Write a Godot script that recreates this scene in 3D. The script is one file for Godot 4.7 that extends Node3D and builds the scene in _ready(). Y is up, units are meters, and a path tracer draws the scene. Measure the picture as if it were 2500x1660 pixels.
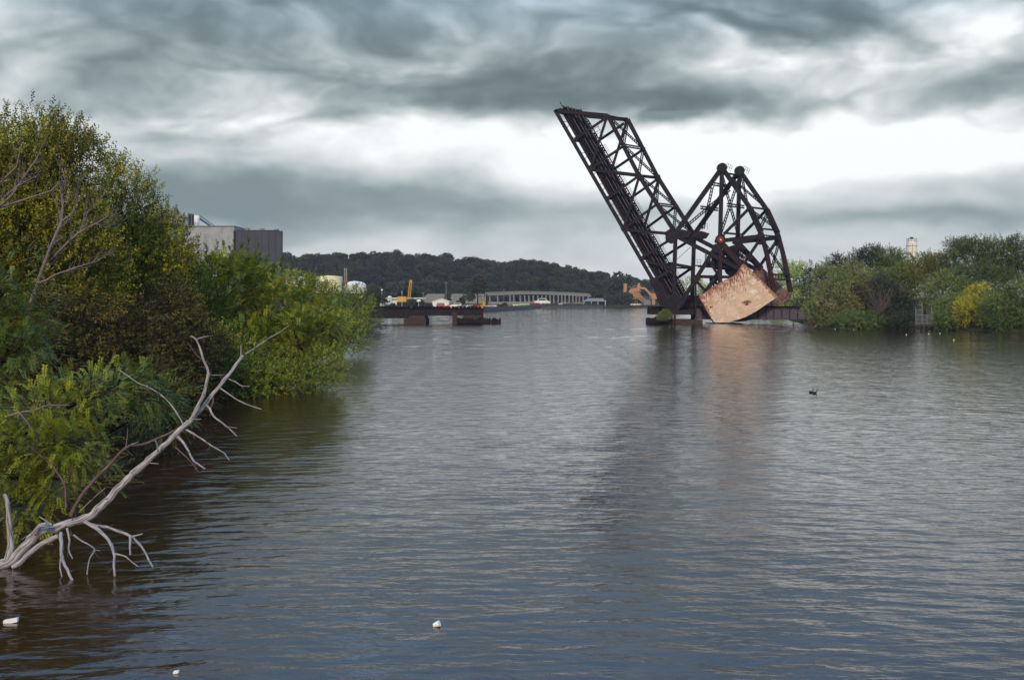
extends Node3D

# ---------------------------------------------------------------- measures
# The camera stands 4 m over the river and looks along -Z; F is the focal length in the units in which
# the survey points below are noted, (CX, HY) the point where the line of sight meets the horizon.
const F := 2600.0
const CX := 1250.0
const HY := 735.0
const EYE := 4.0
const BR := 188.0                          # distance of the bridge's near truss
const FAR_TRUSS := Vector3(4.0, 0.0, -4.2) # from the near truss to the far one (a skew bridge)

var M := {}
var rng := RandomNumberGenerator.new()
var taken := {}
var gaps := FastNoiseLite.new()
var water_outline := PackedVector2Array()


class MB:
	var v := PackedVector3Array()
	var n := PackedVector3Array()
	var c := PackedColorArray()
	var uv := PackedVector2Array()
	var i := PackedInt32Array()

	func tri(a: Vector3, b: Vector3, d: Vector3, nrm: Vector3) -> void:
		var k := v.size()
		v.append(a); v.append(b); v.append(d)
		n.append(nrm); n.append(nrm); n.append(nrm)
		if (b - a).cross(d - a).dot(nrm) > 0.0:
			i.append(k); i.append(k + 2); i.append(k + 1)
		else:
			i.append(k); i.append(k + 1); i.append(k + 2)

	func quad(a: Vector3, b: Vector3, d: Vector3, e: Vector3, nrm: Vector3) -> void:
		var k := v.size()
		v.append(a); v.append(b); v.append(d); v.append(e)
		n.append(nrm); n.append(nrm); n.append(nrm); n.append(nrm)
		if (b - a).cross(d - a).dot(nrm) > 0.0:
			i.append_array([k, k + 2, k + 1, k, k + 3, k + 2])
		else:
			i.append_array([k, k + 1, k + 2, k, k + 2, k + 3])

	func obox(o: Vector3, x: Vector3, y: Vector3, z: Vector3) -> void:  # centre and half axes
		for s in [-1.0, 1.0]:
			quad(o + x * s - y - z, o + x * s + y - z, o + x * s + y + z, o + x * s - y + z, (x * s).normalized())
			quad(o + y * s - x - z, o + y * s + x - z, o + y * s + x + z, o + y * s - x + z, (y * s).normalized())
			quad(o + z * s - x - y, o + z * s + x - y, o + z * s + x + y, o + z * s - x + y, (z * s).normalized())

	func box(o: Vector3, size: Vector3, turn := 0.0) -> void:
		var b := Basis(Vector3.UP, turn)
		obox(o, b.x * size.x / 2, b.y * size.y / 2, b.z * size.z / 2)

	func bar(a: Vector3, b: Vector3, w: float, h: float, out_dir := Vector3(0, 0, 1)) -> void:
		# w lies in the plane across out_dir, h along out_dir
		var d := (b - a).normalized()
		var s := d.cross(out_dir).normalized()
		var t := s.cross(d).normalized()
		obox((a + b) / 2, d * (a.distance_to(b) / 2), s * w / 2, t * h / 2)

	func beam(a: Vector3, b: Vector3, w: float, h: float, out_dir := Vector3(0, 0, 1)) -> void:
		# a riveted member: a box with cover plates along both edges
		var d := (b - a).normalized()
		var s := d.cross(out_dir).normalized()
		bar(a, b, w * 0.86, h * 0.72, out_dir)
		for k in [-1.0, 1.0]:
			bar(a + s * (k * w * 0.46), b + s * (k * w * 0.46), w * 0.09, h, out_dir)

	func lattice(a: Vector3, b: Vector3, w: float, side: Vector3, t := 0.07) -> void:
		# a laced member: two angles and crossing lacing bars between them, w wide along side
		var d := (b - a).normalized()
		var s := (side - d * side.dot(d)).normalized() * w / 2
		var o := d.cross(s).normalized()
		bar(a + s, b + s, t * 1.5, t * 2.0, o)
		bar(a - s, b - s, t * 1.5, t * 2.0, o)
		var count := int(a.distance_to(b) / (w * 1.1)) + 1
		for k in count:
			var p := a.lerp(b, float(k) / count)
			var q := a.lerp(b, float(k + 1) / count)
			bar(p + s + o * 0.02, q - s + o * 0.02, t, t * 0.5, o)
			bar(p - s - o * 0.02, q + s - o * 0.02, t, t * 0.5, o)

	func tube(pts: PackedVector3Array, r: PackedFloat32Array, sides := 6) -> void:
		var k := v.size()
		var prev := Vector3.RIGHT
		for j in pts.size():
			var d := (pts[mini(j + 1, pts.size() - 1)] - pts[maxi(j - 1, 0)]).normalized()
			var s := (prev - d * prev.dot(d))
			s = s.normalized() if s.length() > 0.05 else d.cross(Vector3.FORWARD).normalized()
			prev = s
			var t := d.cross(s)
			for m in sides:
				var a := TAU * m / sides
				var o := s * cos(a) + t * sin(a)
				v.append(pts[j] + o * r[j])
				n.append(o)
		for j in pts.size() - 1:
			for m in sides:
				var a := k + j * sides + m
				var b := k + j * sides + (m + 1) % sides
				i.append_array([a, b + sides, b, a, a + sides, b + sides])
		for e in [0, pts.size() - 1]:
			var dd := (pts[e] - pts[1 if e == 0 else e - 1]).normalized()
			var first: int = k + e * sides
			for m in range(1, sides - 1):
				tri(v[first], v[first + m], v[first + m + 1], dd)

	func rod(a: Vector3, b: Vector3, r: float, sides := 6) -> void:
		tube(PackedVector3Array([a, b]), PackedFloat32Array([r, r]), sides)

	func lathe(o: Vector3, prof: Array, sides := 16) -> void:  # prof: [radius, height] from below upwards
		var k := v.size()
		for j in prof.size():
			var p0: Array = prof[maxi(j - 1, 0)]
			var p1: Array = prof[mini(j + 1, prof.size() - 1)]
			var slope := Vector2(p1[1] - p0[1], -(p1[0] - p0[0])).normalized()
			for m in sides:
				var a := TAU * m / sides
				v.append(o + Vector3(cos(a) * prof[j][0], prof[j][1], sin(a) * prof[j][0]))
				n.append(Vector3(cos(a) * slope.x, slope.y, sin(a) * slope.x))
		for j in prof.size() - 1:
			for m in sides:
				var a := k + j * sides + m
				var b := k + j * sides + (m + 1) % sides
				i.append_array([a, b, b + sides, a, b + sides, a + sides])

	func prism(poly: PackedVector2Array, z0: float, z1: float, o := Vector3.ZERO) -> void:  # an outline in x and y, z0 < z1
		var idx := Geometry2D.triangulate_polygon(poly)
		for z in [z0, z1]:
			for j in range(0, idx.size(), 3):
				var q := []
				for e in 3:
					q.append(o + Vector3(poly[idx[j + e]].x, poly[idx[j + e]].y, z))
				tri(q[0], q[1], q[2], Vector3(0, 0, 1 if z == z1 else -1))
		var ccw := not Geometry2D.is_polygon_clockwise(poly)
		for j in poly.size():
			var a := poly[j]
			var b := poly[(j + 1) % poly.size()]
			var e := (b - a).normalized()
			var nn := Vector3(e.y, -e.x, 0) * (1.0 if ccw else -1.0)
			quad(o + Vector3(a.x, a.y, z0), o + Vector3(b.x, b.y, z0), o + Vector3(b.x, b.y, z1), o + Vector3(a.x, a.y, z1), nn)

	func leaf(p: Vector3, d: Vector3, s: Vector3, len: float, wid: float, col: Color) -> void:
		var k := v.size()
		var mid := p + d * (len * 0.45)
		var b := mid + s * (wid * 0.5)
		var t := p + d * len
		v.append(p); v.append(b); v.append(t); v.append(mid - s * (wid * 0.5))
		var nn := (t - p).cross(b - p).normalized()
		n.append(nn); n.append(nn); n.append(nn); n.append(nn)
		c.append(col); c.append(col); c.append(col); c.append(col)
		i.append(k); i.append(k + 1); i.append(k + 2); i.append(k); i.append(k + 2); i.append(k + 3)

	func mesh() -> ArrayMesh:
		var a := []
		a.resize(Mesh.ARRAY_MAX)
		a[Mesh.ARRAY_VERTEX] = v
		a[Mesh.ARRAY_NORMAL] = n
		if c.size() == v.size():
			a[Mesh.ARRAY_COLOR] = c
		if uv.size() == v.size():
			a[Mesh.ARRAY_TEX_UV] = uv
		a[Mesh.ARRAY_INDEX] = i
		var m := ArrayMesh.new()
		m.add_surface_from_arrays(Mesh.PRIMITIVE_TRIANGLES, a)
		return m


# ---------------------------------------------------------------- helpers
func numbered(called: String) -> String:
	var k: int = taken.get(called, 0)
	taken[called] = k + 1
	return called if k == 0 else "%s_%03d" % [called, k]


func tag(o: Node, label: String, category: String, group := "", kind := "") -> Node:
	o.set_meta("label", label)
	if category: o.set_meta("category", category)
	if group: o.set_meta("group", group)
	if kind: o.set_meta("kind", kind)
	return o


func thing(called: String, label: String, category: String, at := Vector3.ZERO, group := "") -> Node3D:
	var o := Node3D.new()
	o.name = numbered(called)
	add_child(o)
	o.position = at
	tag(o, label, category, group)
	return o


# shapes are modelled in world coordinates; a part is moved back by the place of its thing
func part(called: String, b: MB, m: Material, parent: Node3D, kind := "") -> MeshInstance3D:
	var o := MeshInstance3D.new()
	var k := 0
	var given := called
	while parent.get_node_or_null(given) != null:
		k += 1
		given = "%s_%03d" % [called, k]
	o.name = given
	o.mesh = b.mesh()
	o.material_override = m
	parent.add_child(o, true)
	var back := Vector3.ZERO
	var q: Node = parent
	while q is Node3D and q != self:
		back -= q.position
		q = q.get_parent()
	o.position = back
	if kind: o.set_meta("kind", kind)
	return o


func single(called: String, b: MB, m: Material, label: String, category: String, group := "", kind := "") -> MeshInstance3D:
	var o := MeshInstance3D.new()
	o.name = numbered(called)
	o.mesh = b.mesh()
	o.material_override = m
	add_child(o)
	tag(o, label, category, group, kind)
	return o


func structure(called: String, b: MB, m: Material) -> MeshInstance3D:
	var o := MeshInstance3D.new()
	o.name = numbered(called)
	o.mesh = b.mesh()
	o.material_override = m
	add_child(o)
	o.set_meta("kind", "structure")
	return o


func P(px: float, py: float, d: float) -> Vector3:
	return Vector3((px - CX) * d / F, EYE + (HY - py) * d / F, -d)


func lin(r: float, g: float, b: float) -> Color:
	return Color(r, g, b).linear_to_srgb()


func fbm(s: int, freq: float, octaves := 4) -> FastNoiseLite:
	var f := FastNoiseLite.new()
	f.seed = s
	f.noise_type = FastNoiseLite.TYPE_SIMPLEX_SMOOTH
	f.frequency = freq
	f.fractal_type = FastNoiseLite.FRACTAL_FBM
	f.fractal_octaves = octaves
	return f


func noise_color(s: int, freq: float, stops: Array, size := 256) -> ImageTexture:
	# stops: [place, linear colour] in rising order
	var im := fbm(s, freq, 5).get_seamless_image(size, size)
	var g := Gradient.new()
	g.offsets = PackedFloat32Array(stops.map(func(a): return a[0]))
	g.colors = PackedColorArray(stops.map(func(a): return a[1].linear_to_srgb()))
	var o := Image.create(size, size, false, Image.FORMAT_RGB8)
	for y in size:
		for x in size:
			o.set_pixel(x, y, g.sample(im.get_pixel(x, y).r))
	return ImageTexture.create_from_image(o)


func mat(c: Color, rough := 0.85, spec := 0.3) -> StandardMaterial3D:
	var m := StandardMaterial3D.new()
	m.albedo_color = c
	m.roughness = rough
	m.metallic_specular = spec
	return m


func textured(t: Texture2D, scale: float, rough := 0.85, spec := 0.3) -> StandardMaterial3D:
	var m := mat(Color.WHITE, rough, spec)
	m.albedo_texture = t
	m.uv1_triplanar = true
	m.uv1_scale = Vector3.ONE * scale
	return m


func leaf_material(through: float, gloss := 0.55) -> StandardMaterial3D:
	var m := mat(Color.WHITE, gloss, 0.35)
	m.vertex_color_use_as_albedo = true
	m.backlight_enabled = true
	m.backlight = Color(through, through, through)
	return m


# ---------------------------------------------------------------- sky
var n_big := fbm(11, 1.0, 5)
var n_warp := fbm(12, 1.0, 3)
var n_fine := fbm(13, 1.0, 4)
# cloud banks: azimuth and elevation of the centre, half width and half height in degrees, strength
var banks := [
	[-21.5, 14.7, 5.5, 1.9, -0.20], [-18.5, 13.6, 3.6, 1.6, -0.13], [-26.0, 13.5, 3.0, 1.4, 0.08],
	[-8.0, 15.4, 4.0, 1.4, -0.20], [-11.8, 12.9, 2.7, 1.5, -0.22], [-6.5, 13.4, 5.0, 1.6, -0.12],
	[-15.0, 14.4, 1.3, 1.0, 0.20], [-3.6, 13.8, 1.5, 1.9, 0.14], [-1.5, 11.6, 4.2, 0.9, -0.20],
	[-23.0, 11.0, 5.0, 1.3, -0.06], [-14.0, 10.3, 5.0, 1.2, 0.07], [-9.2, 9.3, 1.5, 0.55, -0.20],
	[-20.0, 9.4, 3.2, 0.6, 0.12], [-17.8, 7.9, 3.5, 0.8, -0.16], [-9.0, 7.8, 6.0, 0.9, 0.12],
	[-12.0, 5.0, 7.5, 1.4, -0.24], [-17.0, 5.0, 5.0, 1.3, -0.16], [-4.0, 5.1, 5.0, 0.8, -0.12],
	[4.0, 10.5, 8.0, 0.9, -0.24], [2.5, 12.3, 4.5, 0.9, -0.14], [9.0, 9.9, 6.0, 0.55, -0.24],
	[8.5, 15.4, 7.0, 1.0, -0.20], [14.0, 14.4, 5.0, 1.1, -0.26], [18.5, 15.2, 3.0, 1.0, -0.10],
	[12.5, 12.5, 5.0, 0.9, 0.20], [10.2, 13.8, 1.2, 1.0, 0.18], [18.5, 12.6, 2.2, 1.1, 0.24],
	[25.0, 13.0, 2.6, 1.5, 0.36], [26.8, 15.4, 2.0, 1.0, -0.24], [20.0, 11.4, 3.6, 0.8, 0.14],
	[25.0, 10.8, 3.0, 0.8, -0.18], [17.0, 10.3, 3.2, 0.7, 0.10],
	[8.0, 7.6, 12.0, 1.5, 0.26], [20.0, 7.8, 9.0, 1.4, 0.24], [3.5, 5.0, 3.4, 0.8, -0.10],
	[24.0, 4.5, 5.5, 0.7, -0.20], [12.0, 5.4, 7.0, 1.6, 0.16], [19.0, 3.9, 5.0, 0.5, -0.07],
]


func sky_color(dir: Vector3) -> Color:
	var el := rad_to_deg(asin(clampf(dir.y, -1.0, 1.0)))
	var az := rad_to_deg(atan2(dir.x, -dir.z))
	var q := Vector3(dir.x, dir.y * 3.6, dir.z)
	var wx := n_warp.get_noise_3dv(q * 3.1)
	var wy := n_warp.get_noise_3dv(q * 3.1 + Vector3(7.3, 1.1, 4.9))
	var q2 := Vector3(dir.x, dir.y * 1.9, dir.z)
	var fx := n_fine.get_noise_3dv(q2 * 11.0)
	var fy := n_fine.get_noise_3dv(q2 * 11.0 + Vector3(3.7, 8.1, 2.2))
	var a := az + wx * 4.2 + fx * 1.3
	var e := el + wy * 1.5 + fy * 0.65
	# brightness by height: pale strip over the horizon, a dim bank, a bright band, the dark deck, and the lighter overcast above
	var b := 0.86
	b = lerpf(b, 0.79, smoothstep(2.2, 4.6, e))
	b = lerpf(b, 0.86, smoothstep(5.4, 7.2, e))
	b = lerpf(b, 0.70, smoothstep(8.6, 10.2, e))
	b = lerpf(b, 0.69, smoothstep(12.0, 15.0, e))
	b = lerpf(b, 0.85, smoothstep(24.0, 50.0, el))
	for k in banks:
		var u: float = (a - k[0]) / k[2]
		var w: float = (e - k[1]) / k[3]
		if el < 17.0:
			var r := u * u + w * w
			if r < 5.0:
				b += k[4] * 0.86 * exp(-r * 0.9)
		else:
			break
	var big := n_big.get_noise_3dv(Vector3(dir.x, dir.y * 2.0, dir.z) * 4.0 + Vector3(wx, wy, 0) * 0.35)
	var fine := n_fine.get_noise_3dv(Vector3(dir.x, dir.y * 2.3, dir.z) * 7.5 + Vector3(wx, wy * 1.5, fx) * 0.5)
	b += big * lerpf(0.07, 0.20, smoothstep(18.0, 34.0, el)) + fine * lerpf(0.06, 0.13, smoothstep(4.0, 10.0, el)) + n_fine.get_noise_3dv(q2 * 26.0 + Vector3(wx, wy, 0)) * lerpf(0.01, 0.045, smoothstep(5.0, 10.0, el)) + fx * 0.05 * smoothstep(6.0, 10.0, el)
	var lump := absf(n_fine.get_noise_3dv(Vector3(dir.x, dir.y * 2.2, dir.z) * 5.0 + Vector3(wx * 0.4, wy * 0.5, 0))) + 0.25 * absf(n_fine.get_noise_3dv(Vector3(dir.x, dir.y * 2.0, dir.z) * 13.0 + Vector3(fx * 0.3, wy, 5.0)))
	b += (lump - 0.20) * 0.40 * smoothstep(6.5, 9.5, e)
	b = 0.465 + 0.10 * log(1.0 + exp((b - 0.465) / 0.10)) - 0.012 # soft floor: a thick cloud base is never black
	b = minf(b, 1.0)
	# a thick cloud base is blue grey, thin cloud is white
	var grey := smoothstep(0.45, 0.97, b)
	var tint := Vector3(0.885, 1.0, 1.03).lerp(Vector3(0.985, 1.0, 1.005), grey)
	tint = tint.lerp(Vector3(1.0, 0.99, 1.02), smoothstep(3.5, 0.5, el))
	tint = tint.lerp(Vector3(0.74, 0.965, 1.23), smoothstep(12.0, 24.0, el))
	var l := pow(b, 2.2) * 1.02
	return Color(l * pow(tint.x, 2.2), l, l * pow(tint.z, 2.2))


func sky_dir(x: float, y: float, w: int, h: int) -> Vector3:
	var az := (x + 0.5) / w * TAU
	var el := PI / 2 - (y + 0.5) / h * PI
	return Vector3(sin(az) * cos(el), sin(el), -cos(az) * cos(el))


func make_sky() -> ImageTexture:
	var w := 1024
	var low := Image.create(w, w / 2, false, Image.FORMAT_RGBF)
	for y in w / 2:
		for x in w:
			if y <= w / 4 + 3:
				low.set_pixel(x, y, sky_color(sky_dir(x, y, w, w / 2)))
			else:
				low.set_pixel(x, y, Color(0.2, 0.2, 0.2))
	var s := 4
	low.resize(w * s, w * s / 2, Image.INTERPOLATE_BILINEAR)
	var ww := w * s
	var hh := ww / 2
	for y in range(int(hh * (90.0 - 24.0) / 180.0), hh / 2 + 6):
		for k in range(-int(ww * 34.0 / 360.0), int(ww * 34.0 / 360.0)):
			var x := posmod(k, ww)
			low.set_pixel(x, y, sky_color(sky_dir(x, y, ww, hh)))
	return ImageTexture.create_from_image(low)


# ---------------------------------------------------------------- ready
func _ready() -> void:
	rng.seed = 20
	var cam := Camera3D.new()
	cam.name = "camera"
	cam.position = Vector3(0, EYE, 0)
	cam.near = 0.1
	cam.far = 4000.0
	cam.projection = Camera3D.PROJECTION_FRUSTUM
	cam.size = 1660.0 / F * cam.near
	cam.frustum_offset = Vector2(0, -(830.0 - HY) / F * cam.near)
	cam.current = true
	add_child(cam)

	var sun := DirectionalLight3D.new()
	sun.name = "sun"
	sun.light_color = Color(1.0, 0.88, 0.70)
	sun.light_energy = 0.8
	sun.light_angular_distance = 9.0
	sun.shadow_enabled = true
	add_child(sun)
	sun.look_at_from_position(Vector3(-0.12, 0.5, 0.85), Vector3.ZERO)

	var env := Environment.new()
	env.background_mode = Environment.BG_SKY
	env.sky = Sky.new()
	var sm := PanoramaSkyMaterial.new()
	sm.panorama = make_sky()
	env.sky.sky_material = sm
	env.background_energy_multiplier = 1.0
	env.tonemap_mode = Environment.TONE_MAPPER_LINEAR
	env.tonemap_exposure = 1.0
	env.sdfgi_enabled = true
	env.ssao_enabled = true
	env.ssil_enabled = true
	env.fog_enabled = true
	env.fog_density = 0.00013
	env.fog_light_color = Color(0.80, 0.84, 0.92)
	var we := WorldEnvironment.new()
	we.name = "world_environment"
	we.environment = env
	add_child(we)

	gaps.seed = 5
	gaps.frequency = 1.0
	gaps.noise_type = FastNoiseLite.TYPE_SIMPLEX_SMOOTH
	make_materials()
	make_outline()
	make_ground()
	make_water()
	make_left_trees()
	make_right_trees()
	make_hill()
	make_bridge()
	make_spans()
	make_building()
	make_far_shore()
	make_snag()
	make_bare_tree()
	make_small_things()
	print("ready after ", Time.get_ticks_msec(), " ms")


func make_materials() -> void:
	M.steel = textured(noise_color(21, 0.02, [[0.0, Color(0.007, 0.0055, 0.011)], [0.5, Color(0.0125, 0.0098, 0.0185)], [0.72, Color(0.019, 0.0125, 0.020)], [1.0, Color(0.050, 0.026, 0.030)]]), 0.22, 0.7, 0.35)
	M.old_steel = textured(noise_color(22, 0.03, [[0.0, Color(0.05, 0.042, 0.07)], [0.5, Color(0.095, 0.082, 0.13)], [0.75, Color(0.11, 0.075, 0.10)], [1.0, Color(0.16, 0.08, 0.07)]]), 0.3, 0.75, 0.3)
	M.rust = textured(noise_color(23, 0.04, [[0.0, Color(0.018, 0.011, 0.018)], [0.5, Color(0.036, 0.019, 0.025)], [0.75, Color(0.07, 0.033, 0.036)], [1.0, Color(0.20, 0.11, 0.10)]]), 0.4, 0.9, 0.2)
	M.red = textured(noise_color(35, 0.08, [[0.0, Color(0.09, 0.03, 0.025)], [0.55, Color(0.22, 0.055, 0.03)], [1.0, Color(0.42, 0.12, 0.06)]]), 1.5, 0.85)
	M.timber = textured(noise_color(24, 0.05, [[0.0, Color(0.012, 0.009, 0.011)], [0.6, Color(0.024, 0.018, 0.019)], [1.0, Color(0.06, 0.043, 0.038)]]), 0.5, 0.95, 0.15)
	M.stone = textured(noise_color(25, 0.05, [[0.0, Color(0.03, 0.022, 0.024)], [0.55, Color(0.065, 0.045, 0.045)], [1.0, Color(0.19, 0.145, 0.135)]]), 0.35, 0.95, 0.2)
	M.soil = textured(noise_color(26, 0.03, [[0.0, Color(0.02, 0.018, 0.010)], [0.5, Color(0.05, 0.045, 0.022)], [1.0, Color(0.10, 0.09, 0.05)]]), 0.12, 0.95, 0.1)
	M.bark = textured(noise_color(27, 0.06, [[0.0, Color(0.02, 0.013, 0.010)], [1.0, Color(0.07, 0.05, 0.04)]]), 1.5, 0.95, 0.15)
	M.grey_bark = textured(noise_color(28, 0.06, [[0.0, Color(0.10, 0.08, 0.08)], [1.0, Color(0.34, 0.29, 0.29)]]), 1.5, 0.9, 0.2)
	var dead := noise_color(29, 0.05, [[0.0, Color(0.09, 0.07, 0.07)], [0.35, Color(0.20, 0.175, 0.175)], [0.55, Color(0.38, 0.35, 0.355)], [1.0, Color(0.62, 0.59, 0.60)]])
	M.dead = mat(Color.WHITE, 0.85, 0.25)
	M.dead.albedo_texture = dead
	M.dead.heightmap_enabled = true
	M.dead.heightmap_texture = dead
	M.dead.heightmap_scale = 1.0
	M.dead_red = mat(Color.WHITE, 0.85, 0.25)
	M.dead_red.albedo_texture = noise_color(30, 0.05, [[0.0, Color(0.05, 0.03, 0.03)], [0.6, Color(0.14, 0.09, 0.085)], [1.0, Color(0.30, 0.24, 0.235)]])
	M.leaf = leaf_material(0.55)
	M.far_leaf = leaf_material(0.35, 0.8)
	M.white = mat(lin(0.80, 0.79, 0.77), 0.7)
	M.cream = mat(lin(0.86, 0.78, 0.50), 0.7)
	M.concrete = textured(noise_color(31, 0.03, [[0.0, Color(0.17, 0.165, 0.17)], [1.0, Color(0.30, 0.29, 0.29)]]), 0.1, 0.9, 0.2)
	M.yellow = mat(lin(0.62, 0.36, 0.07), 0.6)
	M.orange = textured(noise_color(32, 0.05, [[0.0, Color(0.36, 0.18, 0.09)], [1.0, Color(0.58, 0.34, 0.19)]]), 0.15, 0.8)
	M.roof = mat(lin(0.19, 0.20, 0.22), 0.8)
	M.dark = mat(lin(0.03, 0.03, 0.035), 0.7)
	M.glass = mat(lin(0.04, 0.05, 0.06), 0.12, 0.6)
	M.plaster = textured(noise_color(33, 0.02, [[0.0, Color(0.27, 0.29, 0.31)], [0.5, Color(0.34, 0.36, 0.39)], [1.0, Color(0.39, 0.41, 0.44)]]), 0.08, 0.9, 0.2)
	M.slate = textured(noise_color(34, 0.015, [[0.0, Color(0.060, 0.062, 0.086)], [1.0, Color(0.082, 0.084, 0.112)]]), 0.06, 0.85, 0.25)
	M.galv = mat(lin(0.17, 0.18, 0.21), 0.5, 0.5)
	M.foam = mat(lin(0.82, 0.80, 0.78), 0.8)
	M.seawall = textured(noise_color(36, 0.05, [[0.0, Color(0.06, 0.058, 0.065)], [1.0, Color(0.16, 0.155, 0.16)]]), 0.3, 0.95)
	M.silo_paint = textured(noise_color(37, 0.03, [[0.0, Color(0.62, 0.55, 0.44)], [0.4, Color(0.82, 0.77, 0.67)], [1.0, Color(0.88, 0.84, 0.75)]]), 0.2, 0.7)
	M.maroon = mat(lin(0.16, 0.03, 0.04), 0.5)
	M.green_paint = mat(lin(0.30, 0.45, 0.33), 0.6)
	M.red_paint = mat(lin(0.42, 0.06, 0.08), 0.6)
	M.feather = mat(lin(0.03, 0.026, 0.022), 0.8)


# ---------------------------------------------------------------- ground and water
func make_outline() -> void:
	# the edge of the river seen from above: x and -z
	for p in [[-9.6, 6], [-8.6, 13], [-8.8, 20], [-9.4, 27], [-11.6, 36], [-12.6, 44], [-12.2, 52], [-13.0, 70], [-14.5, 92], [-20.5, 146], [-25.5, 189], [-34, 245], [-30, 330], [-12, 356],
			[3, 468], [16, 570], [52, 612], [92, 648], [120, 652], [108, 560], [62, 400], [54, 300], [60, 235], [52, 192], [47, 165], [50, 157], [60, 141], [66, 131], [84, 118], [160, 90], [300, 60], [300, -200], [-160, -200], [-90, -40], [-24, -10]]:
		water_outline.append(Vector2(p[0], p[1]))


func shore(x: float, d: float) -> float:  # metres inland from the water's edge, negative over the water
	var p := Vector2(x, d)
	var best := 1e9
	var k := water_outline.size()
	for j in k:
		best = minf(best, p.distance_squared_to(Geometry2D.get_closest_point_to_segment(p, water_outline[j], water_outline[(j + 1) % k])))
	return -sqrt(best) if Geometry2D.is_point_in_polygon(p, water_outline) else sqrt(best)


func hill_height(x: float, d: float) -> float:
	var a := CX + x * F / maxf(d, 1.0)
	var top := 22.0
	top = lerpf(top, 17.0, smoothstep(950, 1250, a))
	top = lerpf(top, 10.0, smoothstep(1320, 1440, a))
	top = lerpf(top, 4.0, smoothstep(1430, 1560, a))
	return top * smoothstep(655.0, 760.0, d)


func ground_height(x: float, d: float) -> float:
	var s := shore(x, d)
	var h: float
	if s < 0.0:
		h = maxf(-1.6, s * 0.45 - 0.02)
	else:
		h = 1.0 * smoothstep(0.0, 2.4, s) + minf(s * 0.02, 1.6)
	return h + hill_height(x, d) + gaps.get_noise_2d(x * 0.4, d * 0.4) * 0.12 * clampf(s, 0.0, 1.0)


func make_ground() -> void:
	var b := MB.new()
	var rows := 150
	var cols := 150
	for r in rows + 1:
		var d := 6.0 * pow(1700.0 / 6.0, float(r) / rows)
		for k in cols + 1:
			var x := d * tan(deg_to_rad(lerpf(-48.0, 48.0, float(k) / cols)))
			b.v.append(Vector3(x, ground_height(x, d), -d))
	b.n.resize(b.v.size())
	var w := cols + 1
	for r in rows:
		for k in cols:
			var q := r * w + k
			b.i.append_array([q, q + w, q + w + 1, q, q + w + 1, q + 1])
	for r in rows + 1:
		for k in w:
			var dx := b.v[r * w + mini(k + 1, cols)] - b.v[r * w + maxi(k - 1, 0)]
			var dz := b.v[mini(r + 1, rows) * w + k] - b.v[maxi(r - 1, 0) * w + k]
			b.n[r * w + k] = dx.cross(dz).normalized()
	structure("ground", b, M.soil)


func make_water() -> void:
	var m := mat(lin(0.028, 0.0092, 0.0062), 0.05, 0.74)
	var f := FastNoiseLite.new()
	f.seed = 77
	f.noise_type = FastNoiseLite.TYPE_SIMPLEX_SMOOTH
	f.frequency = 0.009
	f.fractal_octaves = 4
	f.fractal_gain = 0.42
	f.domain_warp_enabled = true
	f.domain_warp_amplitude = 22.0
	f.domain_warp_frequency = 0.012
	var im := f.get_seamless_image(1024, 1024)
	im.bump_map_to_normal_map(5.0)
	m.normal_enabled = true
	m.normal_texture = ImageTexture.create_from_image(im)
	m.normal_scale = 0.8
	m.uv1_triplanar = true
	m.uv1_world_triplanar = true
	m.uv1_scale = Vector3(1.0 / 13.0, 1.0, 1.0 / 5.0)
	var b := MB.new()
	var swell := fbm(41, 1.0, 3)
	var patch := fbm(42, 1.0, 2)
	var chop := fbm(43, 1.0, 3)
	var rows := 430
	var angles := PackedFloat32Array()
	for k in 12: angles.append(lerpf(-180.0, -52.0, k / 12.0))
	for k in 421: angles.append(lerpf(-52.0, 52.0, k / 420.0))
	for k in 12: angles.append(lerpf(52.0, 180.0, (k + 1) / 12.0))
	var w := angles.size()
	for r in rows + 1:
		var d := 1.5 * pow(900.0 / 1.5, float(r) / rows)
		for k in w:
			var x := d * sin(deg_to_rad(angles[k]))
			var z := -d * cos(deg_to_rad(angles[k]))
			var calm := 0.55 + 0.9 * patch.get_noise_2d(x * 0.02, z * 0.045)
			var size := maxf(0.15, calm) * clampf(d / 14.0, 0.5, 1.0)
			var y := 0.016 * size * swell.get_noise_2d(x * 0.35, z * 0.95) + 0.022 * size * swell.get_noise_2d(x * 0.10 + 31.0, z * 0.28)
			var step := d * 0.0149
			y += 0.028 * step * smoothstep(25.0, 120.0, d) * chop.get_noise_2d(x / (step * 1.6), r * 0.55) * clampf(calm + 0.4, 0.5, 1.4)
			b.v.append(Vector3(x, y, z))
	b.n.resize(b.v.size())
	for r in rows:
		for k in w - 1:
			var q := r * w + k
			b.i.append_array([q, q + w, q + w + 1, q, q + w + 1, q + 1])
	for r in rows + 1:
		for k in w:
			var dx := b.v[r * w + mini(k + 1, w - 1)] - b.v[r * w + maxi(k - 1, 0)]
			var dz := b.v[mini(r + 1, rows) * w + k] - b.v[maxi(r - 1, 0) * w + k]
			var nn := dx.cross(dz).normalized()
			b.n[r * w + k] = nn if nn.y > 0 else -nn
	structure("water", b, m)


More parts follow.
